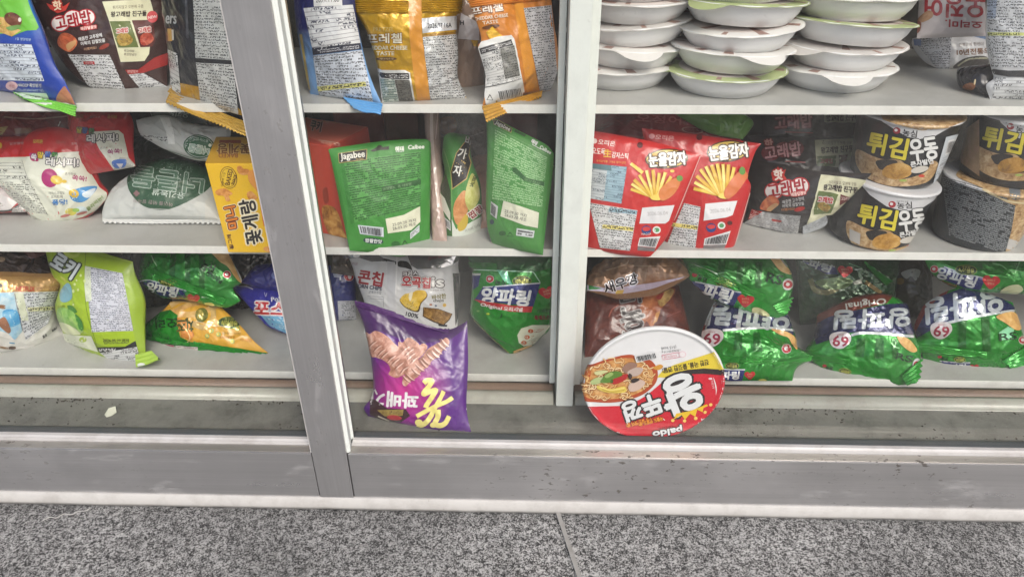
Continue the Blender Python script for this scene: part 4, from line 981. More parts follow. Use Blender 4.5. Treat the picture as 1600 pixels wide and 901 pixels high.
def red_box():
    V = X8; q = lambda x, y: (V[0]+x*V[2], V[1]+y*V[2])
    c0 = at_z([q(350, 782)], B)[0]; tz = float(at_y([q(246, 240)], c0[1])[0, 2]); p1 = at_y([q(246, 240)], c0[1])[0]; p1[2] = tz
    p2 = at_z([q(470, 126)], tz)[0]; u = p2-p1; u[2] = 0; n_ = np.array([-u[1], u[0], 0]); n_ = n_/np.linalg.norm(n_)*.11
    if n_[0] > 0: n_ = -n_
    lf = p1+n_; dz = np.array([0, 0, tz-B-.0005]); dl = np.array([c0[0]-p1[0], 0, 0])
    b = Boxed('snack_carton', 'coral red snack carton turned cornerwise behind the left green pouch', 'snack box', None, V, [lf, p1, p1-dz+dl, lf-dz+dl, lf+u, p1+u, p1+u-dz+dl, lf+u-dz+dl], (192, 74, 58))
    b.Q([(100, 20), (165, 40), (470, 126), (246, 240), (100, 180)], (222, 120, 98)); b.T('쿠키', 165, 122, 60, (70, 40, 40), 12, w=62, bold=3, out=[((225, 170, 150), 5)]); b.L([(180, 205), (300, 222)], 4, (235, 190, 170), sm=False); b.T('바삭한 초코', 250, 225, 16, (240, 200, 180), 8, w=110)
    b.Q([(200, 600), (260, 590), (300, 640), (330, 740), (350, 790), (240, 750)], mottle((110, 60, 30), (185, 130, 60), (215, 170, 95), 70), sm=True); b.Q([(205, 500), (230, 480), (240, 560), (215, 570)], (150, 60, 45), sm=True)
    b.done()
    for (x0, x1, lab, cc) in ((300, 585, 'brick brown carton standing at the back, behind the left green pouch', ((92, 44, 38), (112, 56, 46), (128, 74, 58))), (590, 780, 'olive brown carton standing at the back beside the pink film packet', ((84, 60, 44), (104, 74, 56), (116, 62, 52)))):
        a_, c_ = at_y([q(x0, 330)], .36)[0], at_y([q(x1, 330)], .36)[0]; zt = B+.165
        bb = Boxed('brown_carton', lab, 'snack box', 'brown cartons at the back', V, [(a_[0], .36, zt), (c_[0], .36, zt), (c_[0], .36, B+.0005), (a_[0], .36, B+.0005), (a_[0], .44, zt), (c_[0], .44, zt), (c_[0], .44, B+.0005), (a_[0], .44, B+.0005)], mottle(*cc, 30, 'card')); bb.done()
    b = Bag('film_packet', 'tall pale pink film packet standing behind and between the green pouches', 'snack bag', None, V, (790, -60), (880, -60), (935, 800), (848, 805), y=(.30, .30, .158, .16), th=.03, base=(176, 152, 142), fin='gloss', wr=1.2)
    b.L([(845, -50), (845, 200), (885, 600)], 18, (214, 196, 188)); b.L([(885, -50), (865, 200)], 4, (230, 200, 190)); b.done()
    b = Bag('film_packet', 'grey see-through looking packet jammed behind the sideways green pouch', 'snack bag', None, W4, (150, 20), (430, 20), (440, 330), (150, 360), y=(.35, .35, .3, .3), th=.04, base=mottle((74, 66, 60), (92, 84, 78), (116, 102, 92), 25), fin='gloss', wr=2.); b.Q([(170, 95), (250, 85), (260, 160), (180, 175)], (126, 100, 84), sm=True); b.L([(170, 190), (300, 200), (420, 165)], 5, (140, 130, 124)); b.done()
    b = Bag('film_packet', 'beige packet standing low behind the gap between the two right green pouches', 'snack bag', None, W4, (330, 280), (450, 280), (470, 700), (360, 720), y=(.31, .31, .206, .196), th=.03, base=(176, 140, 124), wr=1.2); b.done()
    b = Boxed('brown_carton', 'dull maroon carton at the back, beside the white post', 'snack box', 'brown cartons at the back', V, [(x, y, z) for y in (.355, .43) for x, z in ((-.115, B+.166), (.008, B+.166), (.008, B+.0005), (-.115, B+.0005))], mottle((86, 44, 44), (104, 58, 54), (112, 66, 60), 30, 'card')); b.done()
red_box()

PG = (66, 138, 58)
def pouch_left():
    b = Bag('potato_stick_pouch', 'flat green stand-up pouch facing front with a black logo and hang hole', 'snack pouch', 'green potato stick pouches', X8, (236, 258), (832, 213), (832, 782), (362, 850), t=[(290, 246), (560, 208), (790, 196)], l=[(255, 330), (310, 600)], r=[(838, 240), (836, 500)], b=[(520, 866), (680, 884), (770, 825)],
            z=B, lean=.035, th=.035, base=PG, fin='matte', wr=.7)
    b.M([(312, 330), (778, 272), (778, 590), (372, 690)], 26, (84, 152, 74), (26, 74, 30), dens=.56); b.L([(312, 330), (778, 272)], 3, (100, 160, 90), sm=False); b.Q([(310, 340), (330, 338), (392, 690), (368, 694)], (58, 124, 52)); b.L([(556, 500), (566, 660)], 3, (45, 105, 45), sm=False)
    b.Q([(482, 266), (520, 247), (528, 236), (545, 233), (556, 245), (594, 240), (592, 260), (545, 262), (500, 272)], (48, 52, 40))
    b.Q([(294, 281), (466, 255), (463, 318), (300, 339)], (176, 160, 96), part='logo'); b.Q([(298, 284), (462, 259), (459, 315), (303, 335)], (44, 40, 38), part='logo'); b.T('Jagabee', 380, 297, 48, (236, 234, 222), -7, w=142, bold=1.2, part='logo'); b.T('자가비', 420, 314, 13, (190, 160, 80), -7, w=45, part='logo')
    b.T('해태', 654, 256, 30, (228, 234, 222), -3, w=50, bold=2); b.T('Calbee', 752, 243, 22, (228, 234, 222), -3, w=94, bold=2.2, shear=.15); b.M([(632, 268), (680, 265), (680, 274), (632, 277)], 1, PG, WH)
    b.Q([(548, 476), (778, 430), (778, 460), (550, 501)], (44, 88, 44)); b.T('영양정보  총 내용량', 640, 474, 16, (130, 165, 120), -11, w=170)
    b.Q([(572, 664), (680, 640), (774, 590), (776, 680), (722, 730), (586, 749)], (222, 222, 198), sm=False, part='date_label'); b.T('25.09.20 까지', 680, 684, 20, INK, -12, w=140, part='date_label'); b.T('26.03.20 제조', 682, 706, 20, INK, -12, w=140, part='date_label')
    b.Bar([(410, 700), (560, 714), (562, 770), (424, 752)], 24, (206, 212, 220)); b.E(500, 793, 60, 18, (40, 66, 70), 6); b.T('짭짤한맛', 502, 793, 22, (226, 230, 226), 6, w=98, bold=1)
    b.Q([(715, 745), (770, 697), (770, 738), (716, 782)], (206, 212, 214)); b.M([(720, 748), (766, 706), (766, 735), (720, 774)], 3, (206, 212, 214), INK); b.L([(685, 790), (705, 820), (668, 822), (685, 790)], 6, (34, 66, 34), sm=False); b.E(632, 812, 26, 18, (46, 100, 46))
    b.done()
pouch_left()
def pouch_side():
    b = Bag('potato_stick_pouch', 'green pouch turned sideways, showing its black diamond and potato picture', 'snack pouch', 'green potato stick pouches', W4, (192, 195), (336, 188), (398, 712), (168, 745), t=[(225, 172), (300, 178)], l=[(188, 300), (205, 400), (170, 500)], r=[(348, 330), (392, 450), (402, 580)], b=[(242, 822)],
            z=B, lean=.05, th=.07, base=(72, 136, 62), fin='matte', wr=.5)
    b.Q([(160, 480), (205, 390), (232, 500), (242, 830), (160, 750)], (54, 98, 50)); b.Q([(172, 490), (205, 395), (232, 500), (230, 600)], (60, 66, 46)); b.Q([(170, 505), (200, 540), (230, 620), (230, 668), (172, 580)], (200, 198, 184))
    b.L([(194, 260), (232, 400), (240, 600), (242, 820)], 4, (120, 165, 95)); b.Q([(234, 388), (262, 285), (322, 205), (342, 215), (332, 300), (346, 340), (322, 432), (240, 492)], (186, 160, 96)); b.Q([(238, 390), (266, 288), (324, 210), (338, 218), (328, 302), (340, 342), (318, 428), (244, 484)], (44, 40, 38))
    b.T('자', 272, 385, 58, (232, 230, 222), 12, w=44, bold=2); b.T('가', 296, 290, 58, (232, 230, 222), 12, w=44, bold=2); b.T('비', 326, 218, 44, (210, 208, 202), 12, w=30, bold=2)
    b.Q([(248, 640), (252, 570), (290, 508), (318, 500), (332, 560), (318, 640), (272, 690)], mottle((170, 110, 60), (205, 140, 85), (220, 170, 115), 60), sm=True); b.Q([(312, 550), (322, 470), (350, 400), (384, 470), (388, 545), (340, 610)], mottle((160, 160, 80), (190, 190, 110), (210, 208, 150), 60), sm=True)
    b.Q([(238, 655), (262, 712), (330, 680), (402, 640), (402, 720), (243, 824)], (212, 218, 208)); b.Q([(270, 690), (295, 655), (320, 625), (328, 665), (310, 710), (278, 722)], (198, 170, 60), sm=True); b.T('짭짤', 368, 615, 40, (140, 40, 40), -38, w=86, bold=2, out=[((232, 228, 220), 5)]); b.T('SALTED', 355, 445, 18, (40, 60, 40), -70, w=62, bold=1); b.T('자가비 감자', 350, 705, 15, (120, 120, 110), -25, w=90)
    b.Bar([(187, 636), (230, 672), (232, 722), (188, 682)], 10, (206, 208, 206))
    b.done()
pouch_side()
def pouch_right():
    b = Bag('potato_stick_pouch', 'green pouch leaning askew against the post, its top corner under the gold seal', 'snack pouch', 'green potato stick pouches', W4, (432, 95), (812, 288), (750, 860), (464, 790), t=[(475, 88), (620, 162), (765, 236)], l=[(436, 300), (434, 660)], r=[(806, 400), (775, 640)], b=[(490, 806), (600, 832), (705, 852)],
            z=B, lean=.035, th=.04, base=(70, 138, 60), fin='matte', wr=.8)
    b.M([(482, 150), (775, 308), (745, 590), (465, 545)], 26, (70, 138, 62), (160, 200, 146), dens=.5); b.L([(478, 140), (650, 230), (785, 300)], 3, (110, 165, 95)); b.Q([(444, 130), (470, 140), (462, 660), (440, 660)], (80, 146, 72))
    b.Q([(468, 100), (500, 100), (578, 150), (572, 174), (475, 125)], (172, 158, 100), part='logo'); b.Q([(472, 104), (500, 104), (574, 152), (569, 170), (478, 124)], (44, 40, 38), part='logo'); b.T('Jagabee', 525, 136, 26, (226, 224, 212), 29, w=92, bold=1, part='logo')
    b.Q([(592, 155), (655, 185), (650, 196), (590, 168)], (52, 86, 46)); b.T('해태', 702, 226, 22, WH, 30, w=36, bold=1.5); b.T('Calbee', 765, 268, 18, (222, 230, 216), 30, w=70, bold=1.6); b.L([(690, 238), (740, 266)], 3, WH, sm=False)
    b.Q([(582, 366), (600, 368), (660, 425), (758, 448), (756, 472), (645, 442), (580, 388)], (40, 92, 40)); b.T('영양정보', 690, 446, 14, (110, 160, 100), 16, w=90)
    b.Q([(530, 553), (555, 560), (728, 620), (722, 706), (650, 692), (512, 640)], (222, 222, 200), part='date_label'); b.T('25.09.20 까지', 598, 624, 20, INK, 14, w=125, part='date_label'); b.T('26.03.20 제조', 598, 646, 20, INK, 14, w=125, part='date_label')
    b.Q([(604, 707), (704, 722), (698, 762), (600, 748)], (212, 216, 216)); b.M([(612, 714), (696, 728), (692, 756), (608, 744)], 2, (212, 216, 216), INK, dens=.6); b.L([(567, 730), (586, 754), (550, 752), (567, 730)], 5, (30, 72, 30), sm=False); b.E(524, 736, 20, 14, (44, 100, 44)); b.Bar([(460, 555), (500, 585), (492, 656), (458, 628)], 10, (206, 206, 206)); b.E(466, 672, 12, 14, (40, 66, 76))
    b.done()
pouch_right()

# ---- red potato stick pouches right of the post
FR = [(232, 196, 84), (240, 214, 120), (218, 176, 62)]
def fries(b, base, tips, wd):
    for k, t in enumerate(tips):
        bx = base[0]-len(tips)*3+k*6; b.L([(bx, base[1]-abs(k-len(tips)/2)*3), t], wd, (190, 140, 45), sm=False); b.L([(bx-2, base[1]-abs(k-len(tips)/2)*3), (t[0]-2, t[1]+2)], wd*.68, FR[k % 3], sm=False)
    b.E(base[0]+8, base[1]-8, 36, 16, (236, 205, 100))
def red_pouches():
    b = Bag('potato_stick_pouch', 'red potato stick pouch nearest the white post, overlapping its twin', 'snack pouch', 'red potato stick pouches', V8, (90, 140), (748, 285), (476, 830), (80, 770), t=[(165, 154), (480, 212)], r=[(735, 320), (660, 520), (600, 640), (555, 740)], b=[(200, 810), (430, 836)],
            z=B, lean=.03, th=.045, base=(192, 46, 46), fin='film', wr=.6)
    b.L([(742, 290), (600, 640)], 4, (225, 190, 185), sm=False); b.E(416, 232, 16, 16, (90, 30, 30)); b.T('오리온', 236, 220, 28, (238, 215, 210), 8, w=92, bold=1); b.E(170, 210, 14, 14, (238, 215, 210))
    b.T('오도독', 192, 266, 34, (240, 226, 220), 6, w=70, bold=1); b.T('生', 241, 276, 40, (226, 180, 60), 4, bold=2); b.T('감자스틱', 308, 288, 32, (240, 226, 220), 6, w=88, bold=1); b.T('우리감자를 그대로 썰어 담은', 260, 322, 12, (235, 180, 90), 4, w=160)
    b.E(560, 306, 117, 54, (72, 44, 34), -3); b.E(560, 306, 110, 47, (214, 184, 92), -3); b.E(520, 300, 40, 30, (200, 160, 70), 10)
    b.T('눈을감자', 564, 308, 70, (240, 236, 228), -4, w=200, bold=4, out=[((58, 36, 30), 7)])
    fries(b, (498, 520), [(368, 468), (372, 440), (384, 418), (412, 392), (450, 368), (486, 365), (520, 382), (552, 378), (582, 400), (604, 422)], 19); b.L([(366, 332), (402, 360), (430, 382)], 18, (232, 196, 84), sm=False); b.Q([(520, 470), (600, 410), (630, 430), (590, 500), (530, 530)], (205, 120, 60), sm=True); b.E(626, 410, 16, 16, (92, 140, 60)); b.E(590, 372, 12, 8, (226, 190, 80))
    b.M([(160, 330), (346, 350), (316, 548), (120, 515)], 15, (150, 178, 192), (74, 96, 110), lines=True, part='nutrition_panel'); b.M([(160, 346), (240, 355), (220, 532), (120, 515)], 12, (196, 204, 208), (90, 100, 110), lines=True, part='nutrition_panel'); b.Q([(160, 330), (262, 342), (262, 372), (160, 358)], (96, 128, 136), part='nutrition_panel')
    b.M([(140, 542), (402, 584), (362, 802), (200, 785)], 17, PANEL, INK, part='ingredients_panel'); b.M([(215, 660), (382, 676), (378, 696), (212, 680)], 1, (222, 208, 120), INK); b.M([(250, 570), (400, 584), (398, 606), (246, 592)], 1, (150, 178, 192), INK)
    b.Q([(428, 570), (602, 555), (572, 640), (552, 655), (412, 655)], (222, 222, 224), part='date_label'); b.T('2026.06.04', 510, 600, 20, (170, 168, 168), -3, w=110, part='date_label')
    b.E(450, 690, 26, 24, (40, 62, 120)); b.E(450, 684, 22, 12, (200, 60, 60)); b.T('HACCP', 450, 712, 11, WH, 0, w=50); b.E(506, 690, 22, 20, (222, 226, 220)); b.E(506, 690, 14, 12, (90, 150, 100))
    b.Bar([(414, 732), (526, 724), (500, 786), (404, 776)], 18); b.Q([(404, 778), (500, 788), (492, 806), (402, 800)], (120, 116, 116))
    b.done()
    b = Bag('potato_stick_pouch', 'red potato stick pouch beside the black cracker bag, half behind its twin', 'snack pouch', 'red potato stick pouches', V8, (425, 140), (1074, 224), (852, 824), (560, 795), t=[(700, 172)], r=[(1040, 270), (1000, 400), (1014, 480), (930, 770)], b=[(700, 826), (815, 830)],
            z=B, lean=.035, th=.045, dy=.022, base=(184, 42, 44), fin='film', wr=.6)
    b.L([(1010, 490), (930, 770)], 4, (225, 190, 185), sm=False); b.E(737, 190, 16, 16, (90, 30, 30)); b.E(480, 184, 16, 14, (225, 150, 150)); b.T('오리온', 550, 192, 26, (226, 160, 158), 6, w=100, bold=1)
    b.E(890, 265, 114, 58, (72, 44, 34), -5); b.E(890, 265, 107, 51, (214, 184, 92), -5); b.T('눈을감자', 896, 268, 76, (240, 236, 228), -7, w=212, bold=4, out=[((58, 36, 30), 7)])
    fries(b, (862, 512), [(708, 465), (712, 432), (722, 398), (742, 362), (772, 346), (802, 340), (832, 332), (862, 332), (892, 336), (922, 350)], 21); b.Q([(870, 470), (950, 370), (990, 400), (930, 490), (880, 520)], (205, 115, 70), sm=True); b.E(962, 370, 16, 22, (92, 140, 60))
    b.M([(655, 545), (745, 566), (716, 786), (560, 770)], 17, PANEL, INK, part='ingredients_panel'); b.M([(590, 650), (730, 668), (726, 688), (588, 670)], 1, (222, 208, 120), INK)
    b.Q([(770, 548), (942, 532), (916, 610), (882, 622), (760, 640)], (222, 222, 224), part='date_label'); b.T('2026.06.04', 850, 584, 20, (170, 168, 168), -5, w=110, part='date_label'); b.E(801, 678, 27, 25, (40, 62, 120)); b.E(801, 672, 22, 12, (200, 60, 60)); b.E(857, 666, 21, 20, (222, 226, 220)); b.E(857, 666, 13, 12, (90, 150, 100)); b.E(902, 652, 14, 12, (90, 40, 40))
    b.Bar([(766, 736), (906, 694), (882, 768), (760, 772)], 20); b.Q([(760, 774), (880, 768), (870, 795), (758, 800)], (120, 116, 116))
    b.done()
    b = Bag('snack_bag', 'crimson snack bag lying at the back above the two red pouches', 'snack bag', None, V8, (120, 60), (900, 130), (1010, 260), (120, 260), t=[(500, 50), (700, 75)], y=(.34, .34, .28, .28), th=.05, base=(150, 40, 46), wr=1.6); b.T('오징어집', 560, 95, 44, (190, 90, 90), 4, w=330, bold=2); b.E(700, 152, 60, 18, (190, 130, 120), 6); b.E(700, 152, 50, 14, (130, 40, 44), 6); b.done()
    b = Bag('green_foil_bag', 'plain leaf green bag tip sticking out above the right red pouch', 'snack bag', None, V8, (600, 60), (960, 55), (972, 200), (780, 160), r=[(1028, 105), (1012, 150)], y=(.30, .30, .265, .27), th=.03, base=(98, 146, 62), wr=1.2); b.done()
red_pouches()

def hot_bag(V, label, TL, TR, BR, BL, kw, dim, pr):
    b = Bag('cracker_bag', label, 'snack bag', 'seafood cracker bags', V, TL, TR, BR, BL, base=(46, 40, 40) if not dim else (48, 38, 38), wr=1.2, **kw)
    pr(b); b.done()
def hb1(b):
    b.Q([(225, 380), (250, 385), (262, 345), (275, 382), (305, 362), (296, 395), (312, 420), (235, 425)], (205, 60, 50)); b.T('핫', 265, 392, 54, (245, 226, 215), -5, bold=4, out=[((190, 45, 40), 7)])
    for x, y in ((240, 480), (312, 462), (382, 452)): b.E(x, y, 52, 46, (190, 40, 45)); 
    for x, y in ((240, 480), (312, 462), (382, 452)): b.E(x, y, 45, 39, (238, 230, 226))
    b.T('고래밥', 312, 466, 78, (165, 30, 38), -9, w=205, bold=4); b.T('매콤달콤맛', 375, 494, 17, (245, 220, 210), -8, w=80, bold=1, out=[((190, 40, 40), 5)])
    b.Q([(165, 570), (200, 515), (250, 508), (272, 545), (225, 585), (190, 582)], mottle((150, 70, 40), (215, 110, 70), (235, 150, 100), 70), sm=True); b.Q([(205, 575), (245, 545), (268, 552), (225, 586)], (225, 175, 120), sm=True)
    b.T('매콤한 고추장에', 345, 530, 20, WH, -10, w=118); b.T('어묵의 감칠맛을', 345, 553, 20, WH, -8, w=118); b.T('더했어요!', 318, 578, 14, (225, 140, 70), -5, w=72); b.E(380, 576, 30, 12, (176, 44, 38), -15)
    b.Q([(124, 575), (180, 592), (152, 646), (104, 630)], (170, 52, 48)); b.M([(126, 580), (176, 596), (152, 640), (108, 626)], 6, (170, 52, 48), (235, 215, 210)); b.M([(182, 590), (386, 612), (366, 712), (80, 650)], 15, (196, 196, 196), INK, rp=3, part='ingredients_panel'); b.Q([(232, 626), (286, 634), (284, 646), (230, 638)], (190, 60, 55), part='ingredients_panel')
    b.Q([(496, 394), (735, 416), (722, 450), (605, 560), (560, 602), (520, 606), (414, 662), (442, 590)], (226, 224, 190)); b.T('튀기지않고 오븐에 구운', 612, 436, 19, (90, 60, 50), 3, w=150); b.T('왕고래밥 친구들', 600, 464, 32, (50, 32, 28), 4, w=180, bold=2)
    b.Q([(482, 478), (588, 494), (545, 592), (452, 602)], (100, 116, 60)); b.Q([(600, 494), (664, 512), (592, 552)], (110, 40, 36)); b.Q([(480, 560), (510, 535), (545, 560), (520, 585)], mottle((60, 50, 25), (175, 140, 60), (215, 190, 110), 130), sm=True); b.T('고래밥', 520, 524, 28, (190, 40, 45), 4, w=76, bold=2, out=[((240, 232, 225), 4)]); b.T('고래', 622, 516, 18, (230, 200, 195), 6, w=44, bold=1)
    b.Q([(394, 665), (520, 606), (530, 640), (502, 682), (396, 706)], (196, 200, 206)); b.M([(400, 662), (518, 610), (522, 640), (398, 700)], 6, (196, 200, 206), (90, 95, 100))
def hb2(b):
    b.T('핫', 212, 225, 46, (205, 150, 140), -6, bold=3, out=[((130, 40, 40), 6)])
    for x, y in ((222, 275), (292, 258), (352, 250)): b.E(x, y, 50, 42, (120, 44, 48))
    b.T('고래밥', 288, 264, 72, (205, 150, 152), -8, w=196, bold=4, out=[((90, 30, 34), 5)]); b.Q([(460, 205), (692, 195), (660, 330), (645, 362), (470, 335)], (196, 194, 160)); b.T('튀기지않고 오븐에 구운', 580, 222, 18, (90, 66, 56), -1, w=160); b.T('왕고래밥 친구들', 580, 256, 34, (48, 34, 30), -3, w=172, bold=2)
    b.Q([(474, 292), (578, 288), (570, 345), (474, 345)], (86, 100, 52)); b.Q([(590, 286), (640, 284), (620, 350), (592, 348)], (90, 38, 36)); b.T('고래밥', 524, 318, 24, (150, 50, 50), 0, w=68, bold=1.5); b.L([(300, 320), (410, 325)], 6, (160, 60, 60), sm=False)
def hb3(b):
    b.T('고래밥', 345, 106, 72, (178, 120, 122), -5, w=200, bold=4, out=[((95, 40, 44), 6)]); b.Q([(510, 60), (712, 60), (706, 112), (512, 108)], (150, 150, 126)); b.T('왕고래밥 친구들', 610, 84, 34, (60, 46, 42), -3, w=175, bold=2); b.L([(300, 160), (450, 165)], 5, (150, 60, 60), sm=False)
hot_bag(V9, 'third seafood cracker bag, at the back under the upper shelf', (170, 40), (720, 40), (705, 230), (190, 230), dict(y=(.33, .33, .30, .30), th=.04), True, hb3)
hot_bag(V9, 'second seafood cracker bag, leaning behind the front black one', (95, 178), (712, 180), (705, 470), (130, 480), dict(y=(.30, .30, .255, .255), th=.045), True, hb2)
hot_bag(V9, 'black seafood cracker bag at the front, between red pouches and noodle cups', (98, 308), (772, 384), (524, 660), (72, 654), dict(t=[(300, 338), (480, 372)], r=[(690, 470), (590, 570), (530, 625)], b=[(200, 694), (375, 714), (450, 692)], l=[(96, 450), (102, 550)], y=(.25, .140, .19, .226), th=.045), False, hb1)

# ---- tubs of udon, two by two
class Tub(Item):
    body = 'cup'
    def __init__(s, label, base, tilt, base_mat):
        super().__init__('noodle_cup', label, 'noodle cup', 'udon noodle cups', V9); s.fin = 'film'
        k = 1.0; prof = [(.0, .003), (.050, .003), (.052, 0), (.0535, .001), (.0545, .004), (.0625, .068), (.0628, .0715), (.0642, .072), (.0652, .0732), (.0652, .0748), (.064, .0758)]; prof = [(r_, z_*1.17) for r_, z_ in prof]
        V, Fc = lathe(prof, 80); N = vnormals(V, Fc)
        lidp = [(.0, .0768), (.03, .0768), (.0638, .0761), (.0656, .0752), (.0658, .0738)]; V2, F2 = lathe([(r_, z_*1.17) for r_, z_ in lidp[::-1]], 80); N2 = vnormals(V2, F2)
        M_ = np.array(Matrix.Rotation(tilt[1], 3, 'Y') @ Matrix.Rotation(tilt[0], 3, 'X'))
        f = lambda X: X@M_.T+np.array(base)
        s.base = np.array(base); s.topc = f(np.array([[0, 0, .0768*1.17]]))[0]
        s.add('cup', f(V), Fc, N@M_.T, np.zeros((len(V), 2)), base_mat); s.front(f(V), tris(Fc), N@M_.T)
        s.add('lid', f(V2), F2, N2@M_.T, np.zeros((len(V2), 2)), solid((206, 206, 208), 'film')); s.front(f(V2), tris(F2), N2@M_.T)
        s.ready()
NOOD = mottle((120, 84, 52), (184, 150, 104), (214, 188, 148), 130); FRIT = mottle((120, 84, 34), (186, 138, 62), (214, 174, 104), 60)
CUPB = (40, 40, 42)
def udon(b, dx, dy, k=1.0, lower=True):
    T = lambda x, y: (dx+x*k, dy+y*k)
    q = lambda pts: [T(*p) for p in pts]
    b.Q(q([(640, 640), (720, 672), (780, 690), (850, 690), (890, 720), (870, 790), (990, 760), (1030, 700), (1060, 720), (1000, 810), (830, 830), (700, 790), (640, 720)]), NOOD, sm=True)
    b.Q(q([(740, 700), (790, 690), (850, 700), (830, 740), (770, 745), (750, 730)]), (46, 42, 40), sm=True)
    b.Q(q([(772, 755), (800, 722), (870, 708), (922, 732), (916, 772), (860, 792), (790, 784)]), FRIT, sm=True); b.E(*T(965, 742), 46*k, 17*k, (206, 200, 190), -12); b.E(*T(975, 776), 16*k, 8*k, (196, 70, 50)); b.E(*T(880, 800), 20*k, 6*k, (160, 180, 90))
    b.T('튀김', *T(800, 618), 108*k, (222, 206, 62), 12, w=205*k, bold=6*k, out=[((30, 30, 32), 4*k)]); b.T('우동', *T(986, 636), 112*k, (228, 228, 226), -8, w=140*k, bold=6*k, out=[((30, 30, 32), 4*k)]); b.T('큰사발면', *T(976, 706), 28*k, (228, 228, 226), -10, w=116*k, bold=2*k)
def tubs():
    foot = lambda x, y, dy=0.0: (lambda g: (g[0], g[1]+.0535+dy, B))(at_z([(V9[0]+x*V9[2], V9[1]+y*V9[2])], B)[0])
    c1 = foot(832, 806)
    b = Tub('udon noodle cup on the shelf board, lower one of the left pair', c1, (0, math.radians(5)), solid(CUPB))
    b.Q([(700, 430), (760, 500), (850, 562), (940, 588), (1030, 578), (1120, 520), (1170, 470), (1150, 400), (720, 380)], (208, 208, 210), sm=False); b.E(880, 551, 20, 18, (170, 44, 54)); b.E(876, 548, 9, 8, (230, 226, 226)); b.T('농심', 946, 556, 36, (60, 58, 60), -2, w=78, bold=1.5); b.T('면은 역시 농심', 935, 535, 11, (90, 88, 90), -2, w=60)
    udon(b, 0, 0); b.Q([(652, 682), (710, 708), (706, 768), (652, 742)], (186, 182, 176)); b.done()
    t1 = b.topc
    c2 = foot(930, 806)
    b2 = Tub('udon noodle cup stacked on top in the left pair', (t1[0]+.004, t1[1]+.004, t1[2]+.0012), (0, 0), solid(CUPB))
    b2.Q([(740, 40), (830, 105), (900, 150), (960, 186), (1030, 198), (1110, 182), (1200, 130), (1290, 60), (1290, 20), (740, 20)], (204, 204, 206)); b2.Q([(800, 40), (830, 95), (900, 118), (1040, 152), (1180, 138), (1280, 100), (1300, 30)], NOOD); b2.E(906, 152, 20, 18, (150, 44, 54)); b2.E(902, 149, 9, 8, (226, 220, 220)); b2.T('농심', 976, 166, 38, (60, 58, 60), 8, w=76, bold=1.5)
    udon(b2, 24, -410, 1.04); b2.Q([(1168, 186), (1250, 166), (1175, 350), (1095, 442)], (196, 202, 208)); b2.Bar([(1180, 205), (1236, 190), (1205, 265), (1160, 285)], 8); b2.M([(1150, 300), (1196, 280), (1150, 380), (1100, 420)], 8, (196, 202, 208), INK, lines=True)
    b2.done()
    c3 = foot(1425, 812)
    b = Tub('udon noodle cup showing its grey text side, lower one at the right edge', c3, (0, math.radians(2)), solid((50, 53, 56)))
    b.M([(1150, 400), (1560, 520), (1525, 830), (1190, 720)], None, (52, 55, 58), (150, 154, 156), rp=3.2, dens=.5, part='ingredients_panel'); b.Q([(1225, 395), (1360, 330), (1620, 380), (1640, 560), (1500, 540), (1380, 470)], NOOD, sm=True); b.Q([(1560, 480), (1680, 500), (1640, 830), (1490, 812), (1525, 690)], NOOD); b.L([(1370, 470), (1500, 530), (1600, 545)], 10, (206, 190, 150)); b.Q([(1510, 735), (1565, 752), (1545, 800), (1496, 790)], (190, 188, 184)); b.Q([(1510, 455), (1570, 465), (1575, 520), (1515, 505)], (110, 116, 122)); b.done()
    t3 = b.topc
    b = Tub('udon noodle cup cut off by the right edge, upper one of the right pair', (t3[0]+.012, t3[1]+.004, t3[2]+.0012), (0, 0), solid(CUPB))
    b.Q([(1430, 30), (1470, 110), (1560, 190), (1680, 240), (1700, 30)], (208, 208, 210)); b.E(1522, 130, 20, 18, (150, 44, 54)); b.E(1518, 126, 9, 8, (226, 220, 220)); b.T('농심', 1590, 150, 36, (60, 58, 60), 10, w=78, bold=1.5)
    udon(b, 650, -440, 1.04); b.Q([(1215, 190), (1355, 90), (1355, 400), (1260, 330)], mottle((140, 110, 80), (170, 140, 105), (190, 150, 130), 30)); b.done()
tubs()

